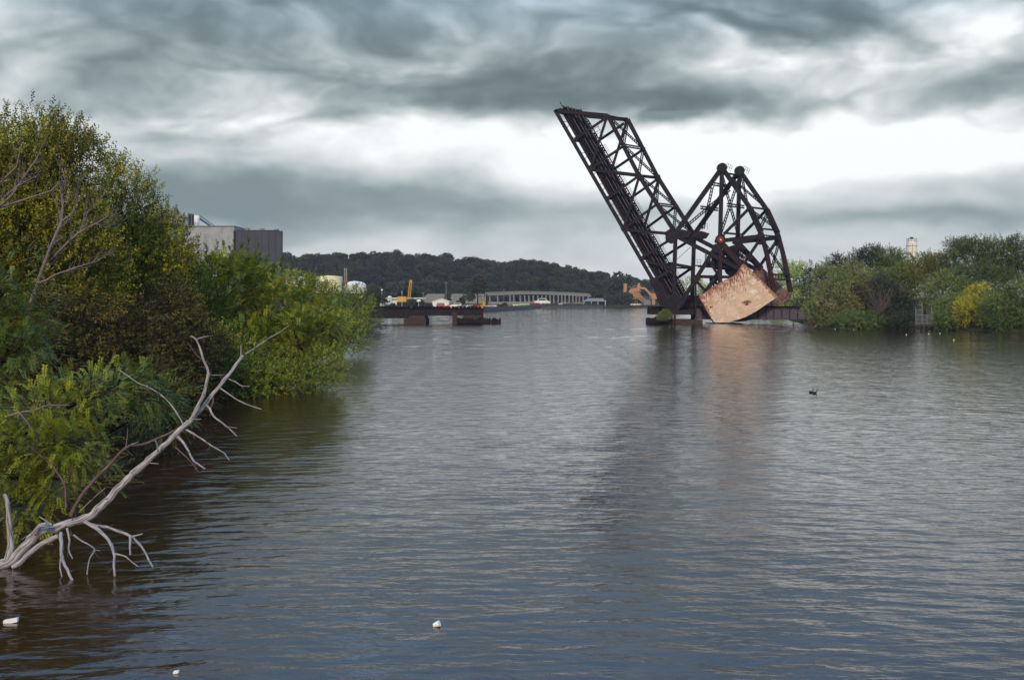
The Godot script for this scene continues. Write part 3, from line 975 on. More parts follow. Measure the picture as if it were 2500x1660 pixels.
func make_bridge() -> void:
	rng.seed = 8
	var o := thing("bascule_bridge", "rusty black steel bascule bridge stuck open, its leaf raised high to the left", "bridge", bz(900, 1400))
	# --- raised leaf
	var whole := o
	o = assembly(whole, "raised_leaf")
	member(o, "bottom_chord", [92, 100], [722, 1195], 0.6, 0.6)
	member(o, "bottom_chord", [722, 1195], [772, 1345], 0.7, 0.6)
	member(o, "end_post", [95, 106], [428, 136], 0.62, 0.6)
	member(o, "top_chord", [428, 134], [626, 515], 0.66, 0.6)
	member(o, "top_chord", [626, 515], [862, 888], 0.7, 0.6)
	for q in [[215, 290, 405, 160], [322, 465, 418, 160], [330, 465, 530, 330], [430, 660, 615, 530], [532, 850, 628, 530], [538, 852, 742, 702], [640, 1046, 840, 920], [722, 1190, 845, 1105]]:
		member(o, "diagonal", [q[0], q[1]], [q[2], q[3]], 0.46, 0.42)
	for q in [[325, 482, 622, 515], [540, 866, 850, 892], [690, 1072, 845, 1100]]:
		member(o, "web_post", [q[0], q[1]], [q[2], q[3]], 0.5, 0.45)
	member(o, "heel_post", [862, 895], [846, 1390], 0.66, 0.6)
	for q in [[326, 472, 0.72], [538, 857, 0.78], [624, 518, 0.72], [420, 142, 0.6], [726, 1195, 0.9], [648, 1050, 0.5], [222, 292, 0.42], [432, 662, 0.42], [745, 700, 0.4], [532, 328, 0.4], [838, 1108, 0.5]]:
		gusset(o, [q[0], q[1]], q[2])
	for t in [0.0, 1.0]:
		var ug := MB.new()
		var up_poly := PackedVector2Array()
		for q in [[796, 878], [842, 848], [872, 872], [905, 862], [962, 880], [940, 912], [872, 925], [838, 955], [800, 940]]:
			var w := bz(q[0], q[1])
			up_poly.append(Vector2(w.x, w.y))
		ug.prism(up_poly, -0.33, 0.33, Vector3(0, 0, -BR) + FAR_TRUSS * t)
		part("gusset_plate", ug, M.steel, o)
	for t in [0.0, 1.0]:  # heel plates of the leaf
		var hp := MB.new()
		var poly := PackedVector2Array()
		for q in [[705, 1200], [775, 1350], [860, 1395], [920, 1330], [890, 1285], [800, 1275], [745, 1180]]:
			var w := bz(q[0], q[1])
			poly.append(Vector2(w.x, w.y))
		hp.prism(poly, -0.3, 0.3, Vector3(0, 0, -BR) + FAR_TRUSS * t)
		part("heel_plate", hp, M.steel, o)
	for q in [[428, 136], [622, 518], [852, 880]]:
		strut(o, q, 0.34, false)
	for q in [[532, 325], [742, 702]]:
		strut(o, q, 0.3)
	for q in [[428, 136, 530, 325], [530, 325, 626, 515], [626, 515, 742, 702], [742, 702, 850, 875]]:
		cross_lacing(o, [q[0], q[1]], [q[2], q[3]])
	var end := MB.new()  # beam across the raised tip
	end.bar(bz(97, 106), bz(97, 106, 1.0), 0.9, 0.5, Vector3.UP)
	part("end_beam", end, M.steel, o)
	# floor of the leaf: floor beams, stringers, ties, rails
	var u := (bz(815, 1300) - bz(140, 112)).normalized()
	var nrm := Vector3(-u.y, u.x, 0)
	if nrm.x < 0: nrm = -nrm
	for q in [[97, 110], [215, 292], [325, 470], [430, 662], [537, 855], [642, 1048], [722, 1192]]:
		var k := MB.new()
		var a := bz(q[0], q[1], 0.0) + nrm * 0.35
		var c := bz(q[0], q[1], 1.0) + nrm * 0.35
		k.obox((a + c) / 2, (c - a) / 2, nrm * 0.55, u * 0.2)
		part("floor_beam", k, M.steel, o)
	var d0 := bz(138, 88)
	var d1 := bz(838, 1322)
	for t in [0.16, 0.38, 0.62, 0.84]:
		var k := MB.new()
		k.bar(d0 + FAR_TRUSS * t - nrm * 0.55 + u * 0.6, d1 + FAR_TRUSS * t - nrm * 0.55, 0.75, 0.28)
		part("stringer", k, M.steel, o)
	for t in [0.2, 0.42, 0.58, 0.8]:
		var k := MB.new()
		k.bar(d0 + FAR_TRUSS * t + nrm * 0.2 - u * (0.5 if t < 0.5 else 0.1), d1 + FAR_TRUSS * t + nrm * 0.2, 0.16, 0.09)
		part("track_rail", k, M.old_steel, o)
	var length := d0.distance_to(d1)
	var tie := MB.new()
	tie.obox(FAR_TRUSS * 0.5, FAR_TRUSS * 0.43, nrm * 0.13, u * 0.16)
	var tie_mesh := tie.mesh()
	var count := int(length / 0.5)
	for j in count:
		var e := MeshInstance3D.new()
		e.name = "tie" if j == 0 else "tie_%03d" % j
		e.mesh = tie_mesh
		e.material_override = M.timber
		o.add_child(e)
		e.position = d0 + u * (j * 0.5 + (rng.randf_range(-0.35, 0.1) if j < 3 else 0.0)) + FAR_TRUSS * rng.randf_range(-0.03, 0.03) - whole.position
	for t in [0.06, 0.97]:
		var k := MB.new()
		k.bar(d0 + FAR_TRUSS * t + nrm * 0.16 + u * 1.5, d1 + FAR_TRUSS * t + nrm * 0.16, 0.2, 0.24)
		part("guard_timber", k, M.timber, o)
	var slats := MB.new()  # splintered timber left on the tip
	for q in [[0.05, 1.3], [0.12, 0.7], [0.28, 0.5], [0.33, 0.9], [0.5, 0.45], [0.66, 0.35], [0.85, 0.5], [0.92, 0.7]]:
		var s: Vector3 = d0 + FAR_TRUSS * q[0]
		slats.bar(s + u * 0.4, s - u * q[1] + nrm * rng.randf_range(-0.2, 0.25), 0.12, 0.12)
	part("broken_timber", slats, M.timber, o, "stuff")
	rail(o, PackedVector3Array([d0 + FAR_TRUSS + nrm * 0.1 + u * 7.0, d1 + FAR_TRUSS + nrm * 0.1]), nrm * 0.5, 9)
	var cage := MB.new()  # small cage beside the track near the tip
	for s in [0.0, 0.7]:
		for h in [0.3, 1.3]:
			cage.bar(d0 + FAR_TRUSS * 0.9 + u * (3.8 + s) + nrm * h, d0 + FAR_TRUSS * 0.9 + u * (5.2 + s * 0.2) + nrm * h, 0.07, 0.07)
		cage.bar(d0 + FAR_TRUSS * 0.9 + u * (3.8 + s) + nrm * 0.1, d0 + FAR_TRUSS * 0.9 + u * (3.8 + s) + nrm * 1.5, 0.07, 0.07)
		cage.bar(d0 + FAR_TRUSS * 0.9 + u * (4.9 + s) + nrm * 0.1, d0 + FAR_TRUSS * 0.9 + u * (4.9 + s) + nrm * 1.5, 0.07, 0.07)
	part("signal_cage", cage, M.steel, o)
	for j in 22:  # knee braces between the chord and the floor
		var s := (j + 0.5) / 22.0
		var k := MB.new()
		var a := bz(92, 100).lerp(bz(722, 1195), s)
		k.bar(a, a + nrm * 0.85 + u * (0.5 if j % 2 else -0.5), 0.09, 0.09)
		part("knee_brace", k, M.steel, o)
	# --- links from the leaf to the counterweight frame
	o = assembly(whole, "operating_link")
	member(o, "link_arm", [862, 885], [1152, 478], 0.82, 0.6)
	strut(o, [1098, 572], 0.34)
	strut(o, [1020, 722], 0.34)
	cross_lacing(o, [1098, 590], [920, 850], 0.6)
	# --- counterweight frame
	o = assembly(whole, "counterweight_frame")
	member(o, "frame_post", [1158, 485], [1146, 930], 0.66, 0.6, M.steel)
	member(o, "outer_chord", [1160, 470], [1335, 722], 0.72, 0.6)
	member(o, "outer_chord", [1335, 722], [1408, 880], 0.95, 0.6)
	member(o, "outer_chord", [1408, 880], [1445, 1020], 0.72, 0.6)
	member(o, "outer_chord", [1445, 1020], [1492, 1262], 0.75, 0.6, M.rust)
	for q in [[1172, 892, 1322, 738], [1402, 925, 1298, 1082], [1402, 880, 1402, 960]]:
		member(o, "frame_diagonal", [q[0], q[1]], [q[2], q[3]], 0.5, 0.42)
	member(o, "frame_beam", [1150, 935], [1408, 906], 0.72, 0.5)
	member(o, "inner_arm", [1150, 945], [1300, 1110], 1.0, 0.7, M.rust)
	for q in [[1160, 484, 0.85], [1148, 925, 1.15], [1402, 905, 0.8], [1335, 728, 0.6]]:
		gusset(o, [q[0], q[1]], q[2])
	for t in [0.0, 1.0]:
		var cap := MB.new()  # round cap at each peak
		cap.tube(PackedVector3Array([bz(1158, 470, t, -0.5), bz(1158, 470, t, 0.5)]), PackedFloat32Array([0.86, 0.86]), 20)
		part("peak_cap", cap, M.steel, o)
		rail(o, PackedVector3Array([bz(1180, 470, t, -0.4), bz(1215, 492, t, -0.4)]), Vector3(0.35, 0.9, 0), 3)
		if t > 0.5:
			continue
		var disc := MB.new()
		disc.tube(PackedVector3Array([bz(1146, 930, t, 0.36), bz(1146, 930, t, 0.56)]), PackedFloat32Array([0.62, 0.56]), 18)
		for j in 12:
			var a := TAU * j / 12.0
			disc.tube(PackedVector3Array([bz(1146, 930, t, 0.5) + Vector3(cos(a), sin(a), 0) * 0.43, bz(1146, 930, t, 0.62) + Vector3(cos(a), sin(a), 0) * 0.43]), PackedFloat32Array([0.08, 0.07]), 6)
		part("trunnion_disc", disc, M.red, o)
		var hub := MB.new()
		hub.tube(PackedVector3Array([bz(1146, 930, t, 0.5), bz(1146, 930, t, 0.72)]), PackedFloat32Array([0.16, 0.13]), 10)
		part("trunnion_hub", hub, M.white, o)
	strut(o, [1160, 500], 0.4, false)
	strut(o, [1190, 705], 0.34)
	strut(o, [1345, 722], 0.4, false)
	strut(o, [1412, 858], 0.4, false)
	strut(o, [1410, 908], 0.45)
	strut(o, [1170, 885], 0.45, false)
	cross_lacing(o, [1158, 510], [1150, 890], 0.55)
	cross_lacing(o, [1172, 495], [1320, 700], 0.5)
	cross_lacing(o, [1345, 740], [1405, 850], 0.5)
	cross_lacing(o, [1418, 930], [1465, 1150], 0.5)
	cross_lacing(o, [1170, 970], [1290, 1090], 0.55)
	strut(o, [1486, 1165], 0.75)
	for t in [0.0]:  # rungs on the frame's shoulder
		var lad := MB.new()
		for j in 9:
			var s := j / 8.0
			lad.bar(bz(1326, 745, t, 0.4).lerp(bz(1392, 880, t, 0.4), s), bz(1352, 738, t, 0.4).lerp(bz(1420, 868, t, 0.4), s), 0.09, 0.06)
		part("ladder", lad, M.steel, o)
	# --- counterweights
	var face := PackedVector2Array()
	for q in [[30, 790], [95, 740], [160, 682], [300, 590], [450, 503], [560, 455], [640, 415], [700, 372], [745, 315], [785, 250], [830, 178], [950, 290], [1090, 430], [1200, 535], [1300, 640], [1432, 775], [1330, 838], [1230, 905], [1130, 975], [1030, 1040], [930, 1095], [850, 1135], [750, 1170], [650, 1200], [560, 1222], [420, 1230], [300, 1232], [220, 1122], [120, 950]]:
		face.append(Vector2((1700.0 + q[0] * 0.13548 - CX) * BR / F, EYE + (HY - 620.0 - q[1] * 0.13548) * BR / F))
	var lo := Vector2(1e9, 1e9)
	var hi := -lo
	for p in face:
		lo = lo.min(p)
		hi = hi.max(p)
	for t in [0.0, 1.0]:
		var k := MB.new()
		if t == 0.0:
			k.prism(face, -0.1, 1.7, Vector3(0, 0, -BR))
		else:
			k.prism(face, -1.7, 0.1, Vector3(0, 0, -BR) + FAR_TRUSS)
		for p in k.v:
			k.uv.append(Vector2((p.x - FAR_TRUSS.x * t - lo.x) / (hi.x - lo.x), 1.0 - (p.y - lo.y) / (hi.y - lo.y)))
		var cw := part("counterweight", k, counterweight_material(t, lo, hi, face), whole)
		cw.set_meta("label", "pale orange concrete counterweight with rust streaks and white paint marks" if t == 0.0 else "rust-brown counterweight behind the pale one, its shade painted into the colour")
	# --- tower
	o = assembly(whole, "tower")
	member(o, "tower_leg", [1112, 985], [900, 1325], 0.66, 0.6)
	member(o, "tower_leg", [1146, 945], [1146, 1400], 0.66, 0.6, M.rust)
	member(o, "tower_brace", [985, 1180], [1058, 1262], 0.45, 0.4)
	member(o, "tower_brace", [1120, 1160], [1040, 1280], 0.6, 0.4)
	member(o, "tower_brace", [1075, 1060], [1150, 1180], 0.4, 0.4)
	member(o, "tower_post", [990, 1195], [990, 1395], 0.26, 0.26)
	member(o, "operating_strut", [872, 908], [1265, 1112], 0.7, 0.45)
	gusset(o, [990, 1178], 0.9)
	gusset(o, [1120, 985], 1.0)
	for q in [[905, 912], [1008, 1098], [1120, 1168]]:
		strut(o, q, 0.4, false)
	strut(o, [846, 1106], 0.4, false)
	member(o, "tower_beam", [975, 1160], [1240, 1165], 0.4, 0.4)
	member(o, "tower_beam", [970, 1092], [1110, 1098], 0.22, 0.3)
	var floor_slab := MB.new()
	for q in [[1000, 1100, 1240, 1.0], [985, 1168, 1260, 1.0]]:
		var a := bz(q[0], q[1], 0.0)
		var c := bz(q[2], q[1], 0.0)
		var w := FAR_TRUSS
		floor_slab.obox((a + c) / 2 + w / 2, (c - a) / 2, Vector3(0, 0.12, 0), w * 0.46)
	part("machinery_floor", floor_slab, M.steel, o)
	var gear := MB.new()  # gear wheels and housings of the drive
	for q in [[1090, 1055, 0.35, 1.35], [1140, 1075, 0.55, 1.1], [1180, 1110, 0.3, 1.3], [1215, 1130, 0.7, 0.8]]:
		gear.tube(PackedVector3Array([bz(q[0], q[1], q[2]), bz(q[0], q[1], q[2] + 0.1)]), PackedFloat32Array([q[3], q[3]]), 20)
	gear.box(bz(1110, 1080, 0.5), Vector3(3.0, 2.0, 2.2))
	gear.box(bz(1190, 1140, 0.6), Vector3(2.4, 1.2, 2.0))
	part("drive_machinery", gear, M.steel, o)
	var cab := MB.new()  # operator's cab: posts, sill, roof
	var cc := bz(1038, 1040, 0.35)
	for s in [[-1, -1], [-1, 1], [1, -1], [1, 1], [0, 1], [0, -1]]:
		cab.box(cc + Vector3(s[0] * 0.62, 0.1, s[1] * 0.62), Vector3(0.13, 1.7, 0.13))
	cab.box(cc + Vector3(0, -1.15, 0), Vector3(1.45, 0.9, 1.45))
	cab.box(cc + Vector3(0, 0.98, 0), Vector3(1.9, 0.16, 1.9))
	part("operator_cab", cab, M.steel, o)
	rail(o, PackedVector3Array([bz(968, 1092, 0.1), bz(1010, 1092, 0.1)]), Vector3.UP, 2)
	rail(o, PackedVector3Array([bz(1070, 966, 0.4), bz(1110, 966, 0.4)]), Vector3.UP, 3)
	rail(o, PackedVector3Array([bz(790, 868, 0.3), bz(850, 862, 0.3)]), Vector3.UP, 3)
	rail(o, PackedVector3Array([bz(905, 852, 0.9), bz(960, 852, 0.9)]), Vector3.UP, 3)
	var shoe := MB.new()
	for t in [0.0, 1.0]:
		shoe.box(bz(880, 1392, t), Vector3(5.0, 0.8, 1.4))
		shoe.box(bz(1120, 1400, t), Vector3(4.0, 0.5, 1.2))
	part("bearing_shoe", shoe, M.steel, o, "stuff")
	var guy := MB.new()
	for q in [[800, 1060, 905, 965], [985, 1300, 880, 1240], [850, 1260, 920, 1390]]:
		guy.bar(bz(q[0], q[1], 0.5), bz(q[2], q[3], 0.5), 0.08, 0.08)
	part("cable", guy, M.steel, o, "stuff")


func counterweight_material(t: float, lo: Vector2, hi: Vector2, face: PackedVector2Array) -> StandardMaterial3D:
	var w := 420
	var h := 320
	var im := Image.create(w, h, false, Image.FORMAT_RGB8)
	var n1 := fbm(51 + int(t), 0.016, 5)
	var n2 := fbm(53 + int(t), 0.06, 4)
	var upper := PackedVector2Array()
	for j in 11:
		upper.append(face[j])
	var right := PackedVector2Array([face[10], face[12], face[15]])
	var left := PackedVector2Array([face[0], face[28], face[27]])
	for y in h:
		for x in w:
			var p := Vector2(lerpf(lo.x, hi.x, x / float(w)), lerpf(hi.y, lo.y, y / float(h)))
			var a := n1.get_noise_2d(x, y)
			var c := n2.get_noise_2d(x, y * 0.8)
			var du := 1e9
			for j in upper.size() - 1:
				du = minf(du, p.distance_to(Geometry2D.get_closest_point_to_segment(p, upper[j], upper[j + 1])))
			var dr := 1e9
			for j in 2:
				dr = minf(dr, p.distance_to(Geometry2D.get_closest_point_to_segment(p, right[j], right[j + 1])))
				dr = minf(dr, p.distance_to(Geometry2D.get_closest_point_to_segment(p, left[j], left[j + 1])) * 1.3)
			var low: float = (p.y - (2.1 + (p.x - 33.0) * 0.50)) # height over the poured layer along the belly
			var col := Vector3(0.54, 0.355, 0.265).lerp(Vector3(0.70, 0.54, 0.455), clampf(0.5 + a * 1.9, 0, 1))
			col = col.lerp(Vector3(0.38, 0.21, 0.135), clampf(c * 1.6 - 0.15, 0, 0.7))
			col = col.lerp(Vector3(0.68, 0.52, 0.40), smoothstep(0.35, -0.25, low + a * 0.9) * 0.6)
			var streak := n2.get_noise_2d(x * 2.4, y * 0.35)
			col = col.lerp(Vector3(0.20, 0.055, 0.03), clampf(smoothstep(1.15, 0.05, du - streak * 2.6) * (0.85 + 1.3 * c), 0, 0.93))
			col = col.lerp(Vector3(0.26, 0.09, 0.06), clampf(smoothstep(0.8, 0.0, dr - c * 0.9), 0, 0.8))
			if n1.get_noise_2d(x * 1.7 + 300.0, y * 1.7) > 0.42:
				col = col.lerp(Vector3(0.80, 0.76, 0.70), 0.6)
			if absf(n1.get_noise_2d(x * 0.9 + 90.0, y * 0.9 + 50.0)) < 0.006:
				col *= 0.5
			var board := fposmod(low * 1.05 + a * 0.12, 1.0)
			if board < 0.05 and c > -0.12:
				col *= 0.74
			var run := n2.get_noise_2d(x * 1.6 + 40.0, y * 0.16 + 9.0)
			col = col.lerp(Vector3(0.27, 0.12, 0.075), clampf((run - 0.16) * 2.2, 0, 0.5) * smoothstep(4.2, 0.6, du))
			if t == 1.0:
				col = Vector3(0.115, 0.065, 0.065).lerp(Vector3(0.20, 0.13, 0.13), clampf(0.4 + a + c, 0, 1))  # far block: rust brown, with the shade behind the near one painted in
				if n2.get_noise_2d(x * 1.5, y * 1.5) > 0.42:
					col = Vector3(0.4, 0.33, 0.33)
			im.set_pixel(x, y, Color(col.x, col.y, col.z).linear_to_srgb())
	if t == 0.0:
		# white brush marks and the dark blotch
		var white := Color(0.93, 0.92, 0.91)
		for q in [[272, 88, 3, 22], [279, 84, 4, 28], [286, 84, 3, 27], [279, 108, 14, 4], [256, 96, 9, 3], [293, 88, 3, 20]]:
			im.fill_rect(Rect2i(q[0], q[1], q[2], q[3]), white.lerp(im.get_pixel(q[0], q[1]), 0.25))
		rng.seed = 61
		for j in 130:
			var a := rng.randf() * TAU
			var r := rng.randf()
			im.fill_rect(Rect2i(int(286 + cos(a) * r * 22), int(152 + sin(a) * r * 15), rng.randi_range(2, 7), rng.randi_range(1, 4)), white.lerp(Color(0.85, 0.75, 0.65), rng.randf() * 0.7))
			var dk := Color(0.28, 0.17, 0.16).lerp(Color(0.55, 0.38, 0.30), rng.randf())
			im.fill_rect(Rect2i(int(252 + cos(a) * r * 24 - sin(a) * 6 * r), int(212 + sin(a) * r * 14), rng.randi_range(2, 8), rng.randi_range(1, 4)), dk)
		for j in 24:
			im.fill_rect(Rect2i(243 + j / 4, 130 + j, 2, 1), Color(0.35, 0.22, 0.16))
			im.fill_rect(Rect2i(62 + rng.randi_range(-6, 6), 236 + rng.randi_range(-4, 4), 4, 3), Color(0.45, 0.28, 0.22))
	var m := mat(Color.WHITE, 0.9, 0.2)
	m.albedo_texture = ImageTexture.create_from_image(im)
	m.heightmap_enabled = true
	m.heightmap_texture = m.albedo_texture
	m.heightmap_scale = 6.0
	return m


# ---------------------------------------------------------------- fixed spans, piers, fenders
func girder_span(label: String, x0: float, x1: float, top: float, bottom: float, z: float, step: float, m: Material) -> void:
	var a := P(x0, top, BR)
	var c := P(x1, bottom, BR)
	var o := thing("girder_span", label, "bridge", Vector3(a.x, c.y, z))
	for s in [0.0, 1.0]:
		var zz: float = z - 4.0 * s
		var k := MB.new()
		k.box(Vector3((a.x + c.x) / 2, (a.y + c.y) / 2, zz), Vector3(c.x - a.x, a.y - c.y - 0.1, 0.06))
		part("girder_web", k, m, o)
		for y in [a.y - 0.03, c.y + 0.03]:
			var fl := MB.new()
			fl.box(Vector3((a.x + c.x) / 2, y, zz), Vector3(c.x - a.x, 0.06, 0.5))
			part("flange", fl, m, o)
		if s == 0.0:
			for j in int((c.x - a.x) / step) + 1:
				var st := MB.new()
				st.box(Vector3(minf(a.x + j * step, c.x - 0.06), (a.y + c.y) / 2, zz + 0.12), Vector3(0.11, a.y - c.y - 0.13, 0.2))
				part("stiffener", st, M.steel, o)
	for j in int((c.x - a.x) / 0.7):
		var tb := MB.new()
		tb.box(Vector3(a.x + 0.35 + j * 0.7, a.y + 0.16, z - 2.0), Vector3(0.3, 0.3, 5.0))
		part("tie", tb, M.timber, o)


func timber_fender(label: String, x0: float, x1: float, rows: int, top: float, z: float, s: int) -> void:
	rng.seed = s
	var o := thing("timber_fender", label, "fender", Vector3(x0, 0, z), "old timber fenders round the bridge piers")
	var x := x0
	while x < x1:
		for r in rows:
			if rng.randf() < 0.12:
				continue
			var p := Vector3(x + rng.randf_range(-0.06, 0.06), 0, z - r * 0.9 + rng.randf_range(-0.1, 0.1))
			var h := top * rng.randf_range(0.7, 1.15) + (0.5 if rng.randf() < 0.1 else 0.0)
			var k := MB.new()
			k.tube(PackedVector3Array([p + Vector3(0, -1.2, 0), p + Vector3(rng.randf_range(-0.08, 0.08), h, 0), p + Vector3(0, h + 0.04, 0)]), PackedFloat32Array([0.19, 0.17, 0.1]), 8)
			part("pile", k, M.timber, o)
		x += 0.44
	for y in [0.25, top * 0.6]:
		var w := MB.new()
		w.box(Vector3((x0 + x1) / 2, y, z + 0.24), Vector3(x1 - x0, 0.26, 0.16))
		part("waler", w, M.timber, o)


func stone_block_pier(label: String, x0: float, x1: float, y1: float, z0: float, z1: float, course: float) -> void:
	var o := thing("stone_pier", label, "pier", Vector3(x0, 0, z0), "stone piers under the spans")
	var core := MB.new()
	core.box(Vector3((x0 + x1) / 2, (y1 - 1.5) / 2, (z0 + z1) / 2), Vector3(x1 - x0 - 0.12, y1 + 1.4, absf(z1 - z0) - 0.12))
	part("core", core, M.timber, o)
	var rows := int(ceil((y1 + 0.5) / course))
	var h := (y1 + 0.5) / rows
	for r in rows:
		var n := maxi(2, int((x1 - x0) / 1.0))
		var w := (x1 - x0) / n
		for j in n + 1:
			var off := 0.5 if r % 2 else 0.0
			var a := clampf(x0 + (j - off) * w, x0, x1)
			var c := clampf(x0 + (j + 1 - off) * w, x0, x1)
			if c - a < 0.1:
				continue
			for zz in [z0, z1]:
				var k := MB.new()
				k.box(Vector3((a + c) / 2, -0.5 + (r + 0.5) * h, zz + rng.randf_range(-0.03, 0.03)), Vector3(c - a - 0.04, h - 0.04, 0.3))
				part("stone_block", k, M.stone, o)


func make_spans() -> void:
	rng.seed = 15
	var s := BR / F
	girder_span("lavender-grey riveted girder span on the right, behind the counterweight", 1700, 2010, 751.5, 780, -BR - 1.5, 1.41, M.old_steel)
	girder_span("dark girder span under the tower of the bascule bridge", 1590, 1698, 752, 768, -BR - 1.5, 1.41, M.steel)
	girder_span("deep dark girder at the left, running from the bushes to the stone pier", 880, 1000, 752.5, 777.5, -BR - 1.5, 1.5, M.rust_dark if M.has("rust_dark") else M.steel)
	girder_span("shallower dark girder over the gap, ending in open air at mid river", 1001.5, 1178.5, 752.5, 770.5, -BR - 1.5, 1.75, M.steel)
	stone_block_pier("wide stepped stone pier under the left spans", (986 - CX) * s, (1041 - CX) * s, 0.9, -BR + 0.6, -BR - 6.5, 0.45)
	var cap := MB.new()
	cap.box(Vector3((1018 - CX) * s, 1.15, -BR - 3.0), Vector3(2.9, 0.5, 6.4))
	single("bearing_block", cap, M.stone, "stone block on the stepped pier that carries the left girders", "block")
	stone_block_pier("slender stone pier standing left of the mid-river timber fender", (1104.5 - CX) * s, (1116 - CX) * s, 2.0, -BR + 1.2, -BR - 0.6, 0.5)
	stone_block_pier("stone pier beneath the open end of the left girder", (1128 - CX) * s, (1175 - CX) * s, 1.35, -BR - 1.0, -BR - 6.5, 0.45)
	timber_fender("rotting timber fender at the open end of the left girder span", (1117 - CX) * s, (1222 - CX) * s, 3, 0.9, -BR + 1.0, 1)
	timber_fender("rotting timber fender left of the bascule pier", (1580 - CX) * s, (1628 - CX) * s, 3, 0.95, -BR + 1.5, 2)
	stone_block_pier("dark main pier under the bascule bridge's heel", (1630 - CX) * s, (1712 - CX) * s, 0.75, -BR + 1.6, -BR - 7.0, 0.42)
	stone_block_pier("low pier sunk in the water under the counterweight", (1738 - CX) * s, (1816 - CX) * s, 0.1, -BR - 0.5, -BR - 6.0, 0.42)
	for q in [[1634.5, 2.1, 0.0], [1641, 2.8, 0.5], [1626, 1.5, -0.6]]:
		var k := MB.new()
		var p := Vector3((q[0] - CX) * s, 0, -BR + 2.6 + q[2])
		k.tube(PackedVector3Array([p + Vector3(0, -1.5, 0), p + Vector3(0.03, q[1], 0), p + Vector3(0.03, q[1] + 0.1, 0)]), PackedFloat32Array([0.22, 0.2, 0.12]), 10)
		single("mooring_pile", k, M.rust, ["middle-height", "tallest", "shortest"][[2.1, 2.8, 1.5].find(q[1])] + " of the three round piles in front of the bascule's heel", "pile", "piles before the bascule pier")
	var ab := MB.new()
	ab.box(Vector3((2030 - CX) * s, 0.6, -BR - 3.5), Vector3(5.0, 3.4, 6.0))
	single("bridge_abutment", ab, M.stone, "stone abutment at the right end of the lavender girder", "abutment")


